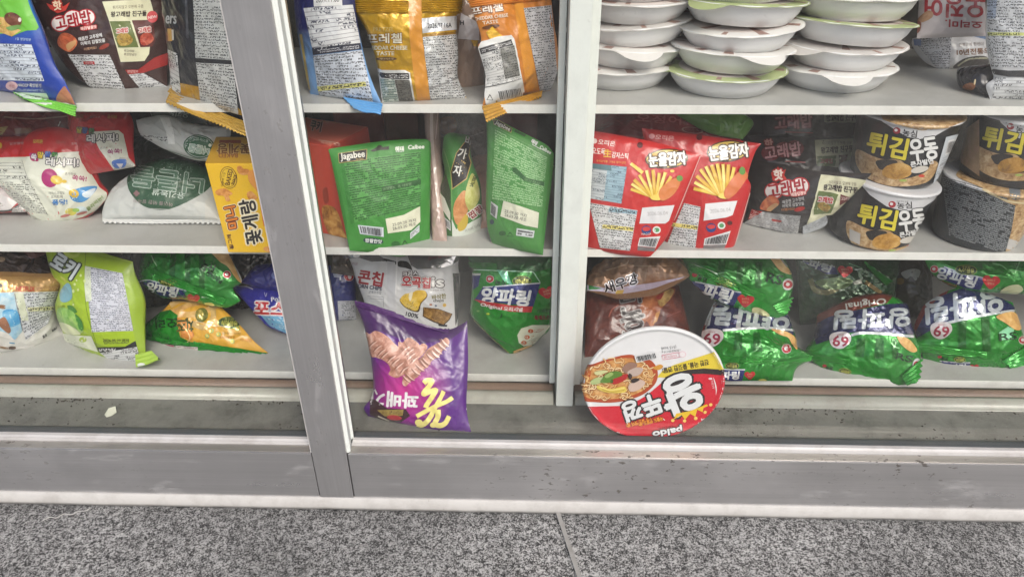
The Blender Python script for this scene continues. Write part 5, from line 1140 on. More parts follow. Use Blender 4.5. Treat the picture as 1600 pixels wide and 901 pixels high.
# ================================================================== bottom shelf
GR, GRD, NAVY, HEART = (34, 132, 38), (18, 66, 26), (44, 52, 112), (196, 44, 48)
def brown_left():
    b = Bag('foil_snack_bag', 'creased brown foil bag at the back left corner of the bottom shelf', 'snack bag', None, X4, (-200, -20), (335, -20), (450, 240), (-200, 260), y=(.33, .33, .28, .28), th=.06, base=(70, 50, 40), fin='foil', wr=2.6)
    b.Q([(170, 20), (340, 20), (330, 60), (240, 90), (200, 60)], (150, 110, 104), sm=True); b.E(10, 95, 30, 18, (190, 160, 130)); b.done()
brown_left()
def netflix():
    b = Bag('popcorn_bag', 'white snack bag with tan top band and small red lettering, bottom shelf left', 'snack bag', None, X4, (-220, 186), (498, 206), (474, 652), (-220, 806), t=[(0, 190), (250, 204)], r=[(440, 330), (418, 440), (432, 560)], b=[(60, 775), (300, 738)],
            z=C, lean=.02, th=.07, base=(204, 203, 197), wr=1.2)
    b.Q([(-220, 170), (510, 190), (445, 328), (280, 336), (100, 336), (-220, 350)], (196, 156, 100), fin='foil'); b.ridge([(-220, 188), (495, 206), (480, 232), (-220, 214)], 4, (178, 138, 86), part='top_seal', fin='foil')
    b.T('NETFLIX', 187, 313, 34, (176, 46, 36), 1, w=136, bold=2.2); b.M([(262, 298), (450, 292), (440, 322), (262, 326)], 2, (196, 156, 100), (120, 70, 40)); b.E(0, 290, 22, 14, (40, 36, 36))
    b.Q([(-220, 350), (100, 340), (128, 470), (165, 625), (110, 690), (-220, 600)], mottle((96, 158, 206), (170, 205, 222), (216, 222, 222), 22)); b.Q([(20, 480), (118, 470), (150, 560), (60, 590)], mottle((40, 128, 190), (84, 160, 208), (140, 190, 215), 40), sm=True)
    b.Q([(-20, 560), (30, 520), (60, 560), (80, 620), (60, 640), (10, 600)], (150, 104, 78), sm=True); b.Q([(-40, 610), (60, 640), (110, 690), (0, 660)], (226, 224, 218)); b.Q([(0, 430), (40, 436), (38, 460), (0, 456)], (150, 110, 80), sm=True)
    b.M([(106, 348), (444, 332), (352, 570), (190, 690)], None, (206, 208, 214), (70, 72, 84), part='ingredients_panel'); b.Q([(108, 345), (172, 344), (196, 545), (160, 545)], (208, 212, 190), part='ingredients_panel'); b.M([(112, 350), (172, 348), (210, 545), (160, 545)], 8, (208, 212, 190), INK, dens=.3); b.L([(108, 350), (165, 620)], 3, (80, 90, 110)); b.M([(200, 450), (400, 440), (390, 468), (205, 478)], 1, (212, 210, 170), INK)
    b.L([(0, 770), (100, 755), (250, 735)], 18, (216, 214, 210)); b.L([(0, 742), (60, 752), (115, 745)], 16, (140, 110, 80)); b.E(90, 748, 28, 12, (90, 70, 56)); b.L([(70, 710), (110, 716)], 8, (60, 130, 170), sm=False); b.M([(310, 655), (412, 585), (416, 612), (320, 682)], 1, (188, 188, 182), (60, 60, 60), rp=6, dens=.6)
    b.done()
netflix()
LM = (158, 186, 44)
def lime():
    b = Bag('corn_snack_bag', 'lime green snack bag with white bubble letters and a long text panel', 'snack bag', None, X4, (325, -20), (985, 112), (1085, 850), (482, 694), t=[(640, 15), (820, 65)], r=[(1000, 220), (1055, 400), (1062, 620)], b=[(740, 806), (900, 858)], l=[(400, 180), (480, 250), (432, 420), (462, 580)],
            z=C, lean=.05, th=.075, base=LM, wr=.9)
    b.Q([(905, 200), (985, 112), (1000, 220), (1060, 400), (1070, 650), (1085, 850), (1040, 860), (985, 620), (935, 440)], (150, 178, 56)); b.L([(640, 10), (630, 200), (640, 450), (690, 640), (735, 780)], 3, (88, 108, 30)); b.L([(640, 40), (985, 118)], 3, (196, 214, 110), sm=False)
    b.T('로키', 480, 140, 132, (214, 222, 226), 32, w=190, bold=9, out=[((52, 62, 56), 11)]); b.E(535, 45, 62, 42, (190, 208, 90), 5); b.E(545, 42, 34, 20, (160, 186, 50), 5)
    b.M([(632, 145), (908, 198), (988, 622), (682, 632)], 28, (200, 202, 212), (70, 74, 88), part='ingredients_panel'); b.Q([(632, 148), (672, 156), (680, 400), (640, 408), (628, 300)], (206, 214, 190), part='ingredients_panel'); b.M([(634, 160), (670, 168), (676, 395), (642, 395)], 14, (206, 214, 190), INK, dens=.35); b.L([(925, 570), (960, 590), (930, 600), (925, 570)], 4, INK, sm=False)
    for x, y, r in ((600, 215, 8), (555, 280, 8), (545, 330, 10), (580, 320, 8), (570, 250, 6), (630, 255, 9), (545, 430, 6)): b.E(x, y, r, r*1.3, (206, 220, 150))
    b.Q([(450, 330), (500, 270), (530, 300), (535, 380), (490, 412), (450, 400)], (120, 170, 186), sm=True); b.Q([(500, 440), (540, 440), (575, 485), (530, 490)], (70, 128, 48), sm=True)
    b.Q([(428, 470), (470, 450), (540, 480), (600, 545), (622, 610), (590, 640), (520, 580), (436, 556)], mottle((96, 150, 60), (140, 186, 90), (176, 204, 120), 60), sm=True); b.Q([(560, 500), (610, 550), (618, 615), (590, 610)], (62, 128, 50), sm=True); b.Q([(440, 560), (520, 580), (600, 640), (560, 652), (480, 632)], (214, 220, 176), sm=True)
    b.Q([(474, 640), (560, 655), (680, 660), (732, 778), (600, 740), (486, 705)], (216, 220, 196)); b.E(618, 686, 28, 20, (166, 190, 70)); b.M([(490, 660), (570, 690), (690, 750), (500, 705)], 3, (216, 220, 196), (120, 130, 90), dens=.35); b.T('오이맛', 458, 446, 20, (70, 80, 40), -6, w=58)
    b.T('2026.05.22 까지', 860, 694, 26, (58, 60, 40), 1, w=190, bold=1); b.M([(770, 705), (950, 700), (950, 716), (775, 722)], 1, LM, INK)
    b.Q([(722, 742), (930, 738), (1005, 695), (1016, 740), (940, 770), (745, 782)], (44, 44, 46), part='nutrition_panel'); b.M([(735, 748), (860, 744), (862, 770), (745, 775)], 1, (44, 44, 46), WH, rp=6); b.M([(745, 782), (1016, 738), (1046, 852), (850, 862)], 6, (208, 210, 210), INK, lines=True, part='nutrition_panel')
    b.strip([(1000, 800), (1120, 770), (1190, 838), (1010, 895)], (b.y[2]-.01, b.y[2]-.004, b.y[2]-.02, b.y[2]-.03), (156, 188, 70), n=3, name='bottom_seal', amp=.0005); b.E(1048, 878, 30, 16, (206, 210, 205)); b.E(1185, 832, 16, 14, (40, 42, 36))
    b.done()
lime()

RING = mottle((176, 128, 66), (206, 164, 98), (224, 194, 138), 40)
def pilltext(b, x, y, rx, ry, rot=0):
    b.E(x, y, rx+4, ry+3, (150, 170, 66), rot); b.E(x, y, rx, ry, (44, 66, 28), rot); b.T('식이섬유', x, y+ry*.12, ry*.95, (198, 196, 96), rot, w=rx*1.5, bold=ry*.05); b.T('풍부한', x, y-ry*.62, ry*.42, (198, 196, 96), rot, w=rx*.8)
def heart(b, x, y, k, rot=0):
    a = math.radians(rot); p = [(-1, -.25), (-.75, -.75), (-.3, -.8), (0, -.5), (.3, -.8), (.8, -.75), (1, -.2), (.6, .35), (0, .9), (-.6, .4)]
    b.Q([(x+k*(u*math.cos(a)-v*math.sin(a)*.85), y+k*(u*math.sin(a)+v*.85*math.cos(a))) for u, v in p], HEART, sm=True); b.T('바삭하고', x, y-k*.22, k*.28, (232, 190, 150), rot-4, w=k*.95); b.T('맛있는', x, y+k*.14, k*.26, (232, 190, 150), rot-4, w=k*.8)
def nlogo(b, x, y, r):
    b.E(x, y, r*1.12, r*1.02, (226, 214, 206)); b.E(x, y, r, r*.9, (178, 34, 44)); b.E(x-r*.1, y-r*.05, r*.45, r*.4, (232, 224, 222))
def stripes(b, quads):
    for q in quads: b.Q(q, (22, 96, 28), fin='foil')
OG = 'onion ring snack bags'
def onion(label, V, TL, TR, BR, BL, pr, dark=False, **kw):
    kw.setdefault('wr', 1.5); kw.setdefault('th', .062)
    b = Bag('onion_ring_bag', label, 'snack bag', OG, V, TL, TR, BR, BL, base=kw.pop('base', GR) if not dark else (28, 66, 32), fin='foil', pw=.6, **kw)  # dark: shade at the back painted into the bag's green
    pr(b); b.done()

def p_c4(b):
    stripes(b, [[(300, 70), (340, 70), (330, 240), (290, 220)], [(400, 70), (440, 70), (440, 280), (400, 265)], [(500, 70), (540, 80), (540, 320), (500, 300)]])
    b.Q([(575, 40), (690, 40), (730, 120), (780, 240), (800, 280), (760, 250), (700, 165), (640, 125)], RING, sm=True); b.L([(740, 130), (800, 270)], 10, (206, 206, 196)); nlogo(b, 697, 220, 26); b.T('농심', 560, 170, 70, GRD, 24, w=90, bold=5); b.T('오리지널', 610, 240, 36, GRD, 30, w=120, bold=2)
    b.L([(165, 85), (185, 130), (205, 160)], 8, (170, 220, 160)); b.ridge([(150, 165), (700, 388), (672, 428), (110, 205)], 4, (44, 150, 48), amp=.0011, fin='foil', part='seal_band')
    b.Q([(66, 268), (78, 200), (110, 205), (560, 395), (790, 400), (700, 450), (560, 432), (400, 392), (250, 380)], (38, 142, 44)); b.Q([(72, 272), (160, 262), (280, 290), (412, 332), (412, 392), (330, 388), (220, 360), (150, 305)], NAVY); b.L([(72, 272), (140, 258), (240, 280), (412, 330)], 8, (190, 200, 210))
    b.T('양파링', 245, 322, 68, (226, 228, 228), 12, w=215, bold=5, shear=.12); pilltext(b, 286, 272, 66, 24, 12); heart(b, 460, 388, 46, 8); b.E(575, 424, 34, 12, (206, 200, 110), 6); b.L([(520, 375), (600, 382), (670, 400)], 9, (206, 228, 200)); b.E(100, 235, 30, 14, (32, 110, 38))
onion('onion ring bag resting on top of the orange ringed one, left of the mullion', W1, (100, 30), (690, 40), (792, 405), (68, 268), p_c4, r=[(735, 130), (800, 265), (740, 315)], b=[(250, 380), (400, 392), (560, 431), (700, 448)], y=(.27, .26, .215, .235))
def p_c5(b):
    b.L([(232, 492), (330, 480), (430, 432), (500, 418)], 38, RING); b.L([(300, 440), (390, 400), (500, 420)], 34, RING); b.L([(345, 500), (450, 500), (560, 470), (618, 440)], 40, RING); b.L([(450, 560), (540, 590), (600, 520), (590, 440)], 38, (216, 180, 116)); b.E(520, 505, 44, 50, (120, 120, 50), 10); b.E(505, 500, 26, 32, (176, 160, 80), 10)
    b.Q([(20, 625), (200, 490), (300, 470), (352, 505), (350, 560), (370, 655), (440, 690), (560, 700), (900, 760), (1000, 770), (900, 840), (540, 812), (330, 752), (20, 645)], GR, fin='foil'); b.T('오리', 275, 560, 72, GRD, 178, w=150, bold=4); b.T('치즈', 400, 580, 95, (120, 90, 30), 180, w=110, bold=4)
    b.Q([(350, 520), (430, 560), (470, 640), (450, 680), (380, 650)], (216, 140, 62)); b.T('치즈', 410, 575, 92, (66, 78, 30), 178, w=105, bold=4)
    pilltext(b, 712, 560, 76, 38, 4); b.T('바삭바삭한', 730, 635, 20, (130, 110, 40), 2, w=130); b.T('오리지널의 맛', 700, 660, 18, (140, 90, 40), 2, w=110); b.T('어니언링', 830, 680, 22, (190, 120, 50), 6, w=80)
    for x, y in ((590, 615), (640, 640), (735, 688), (560, 650), (770, 600)): b.E(x, y, 16, 16, (176, 190, 110)); b.E(x, y, 7, 7, (226, 190, 80))
    b.L([(480, 545), (600, 580), (720, 590)], 5, (236, 214, 170)); b.L([(380, 560), (440, 660), (410, 700)], 6, (236, 200, 140))
    b.ridge([(40, 628), (440, 690), (436, 712), (60, 655)], 4, (50, 156, 54), amp=.0011, fin='foil', part='seal_band'); b.ridge([(470, 682), (985, 768), (972, 800), (470, 716)], 4, (50, 156, 54), amp=.0011, fin='foil', part='seal_band')
    b.Q([(212, 696), (332, 710), (332, 736), (208, 716)], (206, 206, 200)); b.Q([(272, 704), (330, 711), (330, 734), (270, 726)], (180, 80, 110)); b.Q([(340, 712), (496, 726), (496, 756), (338, 740)], (206, 206, 200)); b.M([(342, 714), (494, 728), (494, 754), (340, 738)], 2, (206, 206, 200), (150, 90, 90)); b.T('농심', 590, 768, 30, GRD, 8, w=80, bold=2); b.Q([(544, 785), (600, 792), (598, 808), (544, 800)], (210, 210, 206)); nlogo(b, 664, 792, 26); b.Bar([(706, 760), (886, 795), (884, 836), (704, 815)], 22)
onion('onion ring bag with a tan ring picture on orange, lying at the bottom shelf front', W1, (300, 412), (640, 435), (990, 772), (34, 628), p_c5, t=[(460, 405)], l=[(215, 500), (120, 570)], r=[(800, 590), (890, 690)], b=[(150, 682), (340, 746), (560, 802), (880, 832)], y=(.24, .235, None, None), th=.06, base=solid((206, 156, 52), 'film'))
MATS_ = None
def blue_pair():
    b = Bag('sweet_potato_snack_bag', 'dark blue bag behind the lettered blue one, tucked against the mullion', 'snack bag', None, W1, (900, 150), (1260, 120), (1260, 420), (790, 275), y=(.29, .29, .26, .26), th=.05, base=(46, 46, 122), wr=1.4); b.E(1030, 226, 20, 24, (120, 130, 190)); b.done()
    b = Bag('sweet_potato_snack_bag', 'blue snack bag with red and white lettering, cut off by the mullion', 'snack bag', None, W1, (722, 304), (1230, 290), (1250, 660), (1110, 625), l=[(800, 380), (880, 462), (985, 572)], y=(.27, .27, None, None), th=.06, base=(52, 50, 150), wr=1.3)
    b.Q([(920, 490), (960, 500), (1100, 520), (1260, 540), (1260, 660), (1100, 625), (1000, 580)], (112, 172, 206)); b.M([(975, 520), (1250, 560), (1250, 640), (1080, 600)], 4, (112, 172, 206), (210, 226, 236)); b.L([(745, 300), (830, 305), (880, 325)], 7, (206, 206, 226)); b.L([(960, 345), (970, 375), (978, 350)], 5, (186, 186, 220))
    b.T('PoStick', 1082, 388, 30, (226, 226, 232), -6, w=148, bold=1.6); b.T('포스틱', 1055, 462, 100, (190, 48, 50), 3, w=325, bold=7, out=[((232, 226, 226), 9)]); b.done()
blue_pair()
def mullion_right():
    b = Bag('cheese_snack_bag', 'navy snack bag right of the mullion with one large white letter and red disc', 'snack bag', None, X2, (10, 165), (255, 165), (262, 640), (40, 660), y=(.31, .31, None, None), th=.05, base=(46, 50, 112), wr=1.1)
    b.Q([(100, 478), (262, 475), (262, 650), (110, 660)], (186, 188, 194)); b.M([(122, 480), (240, 482), (248, 640), (150, 640)], 10, (186, 188, 194), INK); b.T('옥', 100, 246, 92, (216, 220, 232), 4, w=76, bold=4); b.L([(80, 205), (110, 196), (150, 205)], 5, (200, 206, 226)); b.E(198, 262, 44, 42, (222, 206, 206)); b.E(198, 262, 40, 38, (178, 44, 54)); b.E(203, 262, 17, 26, (228, 222, 222)); b.done()
    b = Bag('foil_snack_bag', 'grey brown bag high at the back, right of the mullion', 'snack bag', None, X2, (40, 30), (260, 30), (270, 260), (40, 230), y=(.32, .32, .28, .28), th=.04, base=(92, 82, 74), fin='foil', wr=2); b.T('스낵', 180, 95, 30, (130, 130, 150), 5); b.done()
    b = Bag('corn_chip_bag', 'white and silver chip bag with red letters, corn kernels and a brown wafer', 'snack bag', None, X2, (175, 45), (1190, 40), (1150, 800), (330, 760), l=[(232, 185), (262, 300), (335, 500)], r=[(1160, 150), (1172, 300), (1160, 560)], t=[(450, 40), (640, 70), (850, 50)],
            y=(.285, .27, None, None), th=.07, base=(212, 212, 212), wr=1.2)
    b.Q([(170, 45), (420, 45), (500, 105), (550, 128), (400, 135), (290, 100), (190, 110)], (186, 186, 190), fin='silver'); b.Q([(500, 105), (600, 130), (660, 150), (640, 165), (540, 140)], (70, 70, 70), sm=True)
    b.T('콘칩', 390, 276, 118, (160, 40, 46), 9, w=215, bold=7); b.T('CORN CHIPS', 370, 356, 32, (40, 44, 74), 8, w=236, bold=2.4); b.T('군옥수수맛', 430, 403, 26, (60, 62, 84), 6, w=112); b.L([(365, 436), (502, 444), (504, 530)], 3, (80, 80, 96), sm=False); b.L([(385, 455), (500, 462)], 2.5, (80, 80, 96), sm=False); b.T('크라운', 240, 150, 26, (150, 110, 120), 4, w=78); b.L([(535, 150), (545, 520)], 10, (226, 226, 228)); b.E(265, 80, 30, 20, (238, 238, 238)); b.Q([(535, 130), (605, 140), (612, 700), (540, 700)], (204, 204, 206))
    b.Q([(700, 40), (1190, 35), (1168, 120), (1110, 160), (980, 195), (800, 200), (745, 165)], (196, 196, 198), fin='silver'); b.T('크라운제과', 1000, 92, 30, (170, 90, 96), -10, w=220); b.Q([(640, 130), (720, 140), (755, 205), (700, 190), (630, 175)], (52, 52, 50), sm=True); b.Q([(1110, 235), (1165, 235), (1172, 560), (1135, 700)], (180, 180, 178), fin='silver')
    b.L([(620, 60), (620, 200), (610, 420)], 12, (228, 228, 228)); b.T('크리스', 738, 246, 56, (232, 230, 228), -4, w=134, bold=4, out=[((64, 40, 38), 7)]); b.T('오곡칩', 790, 312, 92, (176, 40, 46), 4, w=245, bold=7, out=[((232, 226, 222), 5), ((64, 34, 34), 9)]); b.T('is', 980, 314, 82, (232, 230, 226), 2, w=104, bold=6, out=[((64, 52, 48), 8)]); b.T('오곡으로 만든', 975, 383, 17, (100, 84, 70), -2, w=130)
    b.T('바삭한', 990, 440, 44, (120, 112, 40), -6, w=122, bold=2); b.T('chips', 985, 476, 30, (70, 62, 52), -3, w=92, bold=1)
    b.Q([(645, 470), (690, 420), (750, 408), (800, 385), (870, 392), (888, 440), (835, 500), (812, 572), (745, 562), (680, 525)], (88, 66, 30), sm=True); b.Q([(648, 466), (692, 418), (752, 405), (800, 383), (868, 390), (880, 438), (830, 492), (800, 560), (742, 552), (684, 518)], mottle((196, 150, 40), (226, 188, 70), (236, 212, 130), 50), sm=True); b.Q([(728, 415), (760, 398), (752, 450), (738, 482), (726, 455)], (236, 228, 200), sm=True)
    b.Q([(852, 530), (985, 545), (1108, 590), (1085, 640), (1030, 695), (935, 660), (848, 612)], (72, 50, 30), sm=False); b.Q([(858, 535), (985, 550), (1100, 592), (1078, 636), (1028, 682), (940, 650), (855, 606)], mottle((104, 72, 34), (150, 112, 58), (178, 144, 84), 110)); b.E(1038, 514, 16, 16, (216, 176, 80)); b.E(918, 510, 14, 8, (170, 110, 80)); b.E(962, 520, 10, 10, (110, 120, 140)); b.T('100%', 755, 600, 36, INK, 12, w=110, bold=2); b.Q([(980, 680), (1062, 685), (1060, 702), (990, 696)], INK)
    b.done()
mullion_right()
def p_c9(b):
    b.Q([(60, 60), (750, 60), (755, 150), (600, 185), (200, 165), (100, 180)], (34, 96, 42), fin='foil'); b.ridge([(60, 95), (300, 118), (300, 172), (62, 140)], 4, (52, 158, 60), amp=.0012, fin='foil', part='top_seal'); b.L([(110, 165), (300, 172), (480, 180), (600, 185), (655, 268)], 9, (176, 220, 186), sm=False)
    b.Q([(300, 168), (385, 180), (430, 300), (360, 260)], (120, 200, 160), fin='foil'); b.Q([(98, 200), (165, 205), (148, 300), (100, 335)], NAVY); b.Q([(100, 195), (170, 195), (165, 212), (104, 214)], (200, 206, 204))  # the pale foil patch is a painted highlight
    nlogo(b, 243, 242, 30); b.T('농심', 330, 272, 40, GRD, 6, w=92, bold=3); pilltext(b, 505, 258, 74, 40, -2)
    b.Q([(188, 306), (655, 274), (598, 468), (118, 414), (150, 365)], NAVY); b.L([(188, 308), (300, 302), (655, 274)], 9, (214, 218, 222)); b.T('양파링', 372, 388, 128, (228, 230, 230), 4, w=390, bold=9, shear=.14); b.Q([(118, 408), (250, 432), (420, 458), (592, 466), (580, 516), (400, 508), (200, 462)], (190, 56, 58)); b.T('Original', 254, 470, 34, (236, 232, 226), 11, w=172, bold=2, shear=.1); b.T('오리지널', 434, 489, 34, (236, 232, 226), 3, w=152, bold=2)
    heart(b, 708, 352, 66, -12); b.T('아삭아삭', 690, 505, 34, (26, 84, 40), -2, w=110, bold=2); b.T('특제소스', 672, 560, 38, (120, 34, 34), -4, w=125, bold=3)
    b.Q([(468, 705), (500, 650), (590, 622), (745, 622), (690, 690), (605, 785), (520, 797), (480, 768)], (222, 224, 200), sm=False)
    for x, y, t in ((578, 671, '1'), (548, 722, '2'), (522, 767, '3')): b.E(x, y, 23, 17, (190, 90, 44)); b.T(t, x, y, 18, (236, 222, 200), 0, bold=1); b.M([(x+32, y-14), (x+110, y-22), (x+92, y+10), (x+30, y+12)], 2, (222, 224, 200), (170, 80, 60))
    b.T('♪', 335, 545, 40, (20, 70, 30), 10); b.E(150, 505, 12, 8, (120, 170, 90)); b.E(225, 530, 14, 8, (170, 190, 60)); b.L([(440, 850), (500, 825), (560, 805), (590, 800)], 26, RING); b.L([(430, 862), (470, 835), (520, 845)], 12, (206, 176, 120)); b.L([(90, 560), (250, 722), (400, 850)], 5, (150, 150, 80), sm=False)
onion('onion ring bag standing upright with its lettering the right way up', X3, (58, 60), (752, 60), (595, 795), (395, 855), p_c9, l=[(98, 185), (85, 420), (92, 560), (250, 722)], r=[(752, 300), (745, 625), (690, 700)], b=[(430, 866), (500, 830)], y=(.23, .22, None, None), wr=.9)
def browns():
    b = Bag('shrimp_snack_bag', 'bronze crumpled snack bag with white outlined black letters, beside the post', 'snack bag', None, X5, (30, 215), (995, 150), (1010, 215), (30, 350), t=[(220, 140), (430, 62), (560, 48), (640, 92), (870, 95)], b=[(190, 362), (350, 382), (640, 338), (820, 276)], y=(.26, .25, .2, .215), th=.06, base=(146, 110, 80), fin='foil', wr=2.8)
    b.Q([(30, 300), (240, 330), (430, 310), (640, 282), (960, 225), (820, 290), (640, 345), (350, 395), (30, 370)], (190, 182, 200)); b.Q([(300, 350), (390, 345), (380, 385), (310, 385)], (206, 176, 90)); b.Q([(20, 290), (190, 335), (20, 350)], (50, 130, 60)); b.T('새우깡', 362, 285, 98, (40, 34, 36), -19, w=330, bold=5, out=[((224, 220, 222), 8)])
    b.L([(220, 165), (400, 110), (430, 70)], 9, (196, 164, 130)); b.L([(470, 120), (700, 125), (860, 118)], 6, (180, 148, 112)); b.L([(600, 150), (595, 220)], 7, (176, 140, 108)); b.done()
    b = Bag('hot_snack_bag', 'dark red brown bag with large black brush letters, standing behind the noodle bowl lid', 'snack bag', None, X5, (40, 360), (905, 300), (1040, 860), (20, 980), y=(.26, .28, None, None), th=.05, base=mottle((70, 40, 34), (94, 46, 38), (112, 60, 46), 40), wr=1.)
    b.Q([(590, 400), (690, 360), (860, 330), (850, 400), (760, 500), (725, 545), (700, 600), (650, 700), (600, 640), (560, 700), (530, 560)], mottle((120, 60, 34), (152, 86, 50), (176, 112, 66), 60), sm=True); b.Q([(705, 440), (770, 350), (855, 345), (820, 435), (740, 505)], mottle((130, 100, 56), (170, 140, 84), (186, 158, 104), 60), sm=True); b.Q([(690, 420), (730, 380), (770, 360), (730, 440)], (140, 52, 44), sm=True)
    b.T('농', 470, 610, 215, (44, 34, 36), -14, w=215, bold=9, out=[((150, 146, 146), 11)]); b.T('너', 450, 425, 110, (52, 44, 48), -10, w=190, bold=6, out=[((140, 138, 138), 9)]); b.T('심', 410, 790, 120, (44, 34, 36), -12, w=110, bold=5, out=[((150, 146, 146), 8)])
    b.L([(250, 600), (280, 530), (340, 490)], 14, (150, 84, 70)); b.L([(780, 600), (860, 570), (920, 545)], 8, (130, 76, 72)); b.Q([(660, 670), (690, 560), (730, 545), (700, 640)], (176, 124, 66)); b.done()
browns()

def p_c13(b):
    stripes(b, [[(300, 70), (345, 70), (330, 170), (290, 160)], [(420, 80), (460, 80), (450, 220), (410, 200)], [(540, 80), (580, 80), (570, 250), (530, 240)]])
    b.Q([(625, 40), (690, 60), (740, 115), (762, 158), (700, 140), (660, 100)], RING, sm=True); b.L([(700, 65), (735, 110)], 10, (196, 190, 180)); b.T('RS', 655, 185, 60, GRD, 14, w=100, bold=4); b.E(740, 222, 34, 38, (206, 210, 206), 20); nlogo(b, 740, 222, 28); b.Q([(440, 180), (490, 140), (500, 190), (460, 200)], (90, 176, 90), fin='foil')
    b.ridge([(105, 85), (600, 285), (575, 322), (115, 140)], 4, (54, 160, 56), amp=.0011, fin='foil', part='seal_band'); b.Q([(112, 140), (560, 318), (740, 410), (660, 436), (400, 368), (250, 305), (118, 190)], (40, 146, 46)); b.L([(120, 92), (190, 118), (290, 158)], 11, (210, 236, 205)); b.ridge([(640, 350), (760, 300), (735, 400), (680, 400)], 4, (60, 166, 60), amp=.0011, fin='foil')
    b.E(147, 160, 17, 15, (170, 40, 46)); b.T('농심', 195, 182, 34, GRD, 18, w=60, bold=2); pilltext(b, 340, 213, 60, 28, 14)
    b.Q([(130, 195), (220, 222), (330, 238), (442, 272), (392, 358), (320, 330), (240, 290), (150, 235)], NAVY); b.L([(150, 200), (330, 240), (440, 272)], 8, (190, 200, 206)); b.T('파링', 290, 275, 82, (228, 230, 230), 16, w=185, bold=6, shear=.14); heart(b, 470, 322, 52, 4); b.Q([(515, 365), (570, 370), (625, 415), (560, 428), (520, 410)], (210, 206, 150), sm=True)
onion('onion ring bag on top of another, just right of the bronze bag', W3, (40, 20), (700, 20), (742, 408), (112, 190), p_c13, r=[(765, 150), (772, 250), (752, 335)], b=[(250, 305), (400, 366), (560, 420), (660, 434)], y=(.25, .24, .195, .215))
def badge(b, x, y, k):
    b.Q([(x-k, y-k*.5), (x-k*.2, y-k*.85), (x+k*.8, y-k*.7), (x+k, y), (x+k*.3, y+k*.7), (x-k*.4, y+k*.75), (x-k*.95, y+k*.3)], (220, 210, 210), sm=True); b.T('69', x, y+k*.05, k*.95, (156, 46, 70), 4, w=k*1.45, bold=k*.05); b.T('since', x, y-k*.58, k*.2, (180, 110, 120), 2)
def tailprint(b, x, y, k, rot):
    """label on the folded end: pill, navy band, heart"""
    a = math.radians(rot); t = lambda u, v: (x+k*(u*math.cos(a)-v*math.sin(a)), y+k*(u*math.sin(a)+v*math.cos(a)))
    b.E(*t(-1.9, -.75), .2*k, .13*k, (176, 40, 46)); b.T('농심', *t(-1.45, -.62), .3*k, GRD, rot, w=.6*k, bold=.02*k)
    b.Q([t(-1.9, -.35), t(-.6, -.28), t(1.05, -.28), t(.8, .75), t(.1, .85), t(-.7, .55)], NAVY); b.L([t(-1.9, -.33), t(-.6, -.26), t(1.05, -.27)], .1*k, (206, 212, 216)); b.T('파링', *t(-.15, .22), .62*k, (226, 228, 230), rot-2, w=1.45*k, bold=.05*k, shear=.14); pilltext(b, *t(0, -.55), .52*k, .24*k, rot); heart(b, *t(1.45, .2), .44*k, rot-4); b.E(*t(2.5, .6), .35*k, .14*k, (206, 202, 110), rot)
def p_c14(b):
    b.Q([(200, 470), (260, 320), (560, 330), (750, 420), (780, 545), (600, 500), (350, 512), (180, 548)], (40, 44, 84)); b.Q([(160, 560), (200, 430), (275, 318), (320, 318), (240, 420), (205, 520)], (122, 44, 44)); b.T('양파링', 490, 425, 150, (182, 190, 192), 184, w=520, bold=10, shear=.1); b.L([(325, 517), (450, 505), (600, 500), (775, 515)], 15, (206, 212, 210)); b.L([(290, 335), (240, 440), (215, 520)], 10, (140, 140, 140))
    stripes(b, [[(400, 530), (450, 525), (450, 640), (395, 640)], [(520, 530), (560, 528), (580, 650), (520, 650)]]); badge(b, 258, 566, 70)
    b.Q([(635, 508), (720, 520), (785, 562), (800, 640), (765, 605), (740, 562), (690, 545)], RING, sm=True); nlogo(b, 730, 634, 28); b.ridge([(265, 668), (640, 688), (640, 732), (280, 718)], 4, (54, 160, 56), amp=.0011, fin='foil', part='seal_band'); b.ridge([(640, 720), (890, 678), (880, 705), (650, 745)], 3, (60, 166, 60), amp=.0011, fin='foil')
    tailprint(b, 385, 785, 78, 1)
onion('onion ring bag under another, partly hidden by the round noodle lid', W3, (278, 318), (742, 418), (770, 838), (300, 838), p_c14, l=[(225, 440), (192, 558), (250, 680)], r=[(790, 555), (800, 628), (893, 692), (800, 755)], b=[(440, 838), (600, 838)], y=(.225, .215, None, None))
def p_c15(b):
    b.Q([(60, 55), (270, 92), (295, 142), (215, 138), (100, 82)], NAVY); b.T('파링', 170, 86, 50, (196, 204, 206), 16, w=150, bold=4, shear=.14); b.L([(60, 50), (150, 70), (270, 92)], 6, (170, 180, 180)); heart(b, 336, 122, 50, 6); b.L([(110, 170), (140, 240), (220, 258), (290, 232)], 34, (126, 122, 80)); b.Q([(140, 190), (280, 160), (390, 180), (330, 230), (220, 235)], (96, 120, 70), sm=True); b.L([(400, 110), (450, 105)], 6, (220, 230, 220), sm=False); b.Q([(385, 190), (440, 170), (450, 200), (400, 208)], (206, 206, 190)); b.L([(470, 190), (540, 240), (575, 262)], 26, (140, 116, 70))
    b.ridge([(455, 60), (640, 180), (600, 215), (500, 120)], 5, (52, 156, 56), amp=.0012, fin='foil'); b.L([(360, 70), (445, 100)], 6, (150, 200, 160), sm=False)
onion('dim onion ring bag at the back, between the two fronting ones', X7, (10, 20), (705, 25), (640, 420), (40, 470), p_c15, dark=True, y=(.32, .31, .27, .28), th=.05)
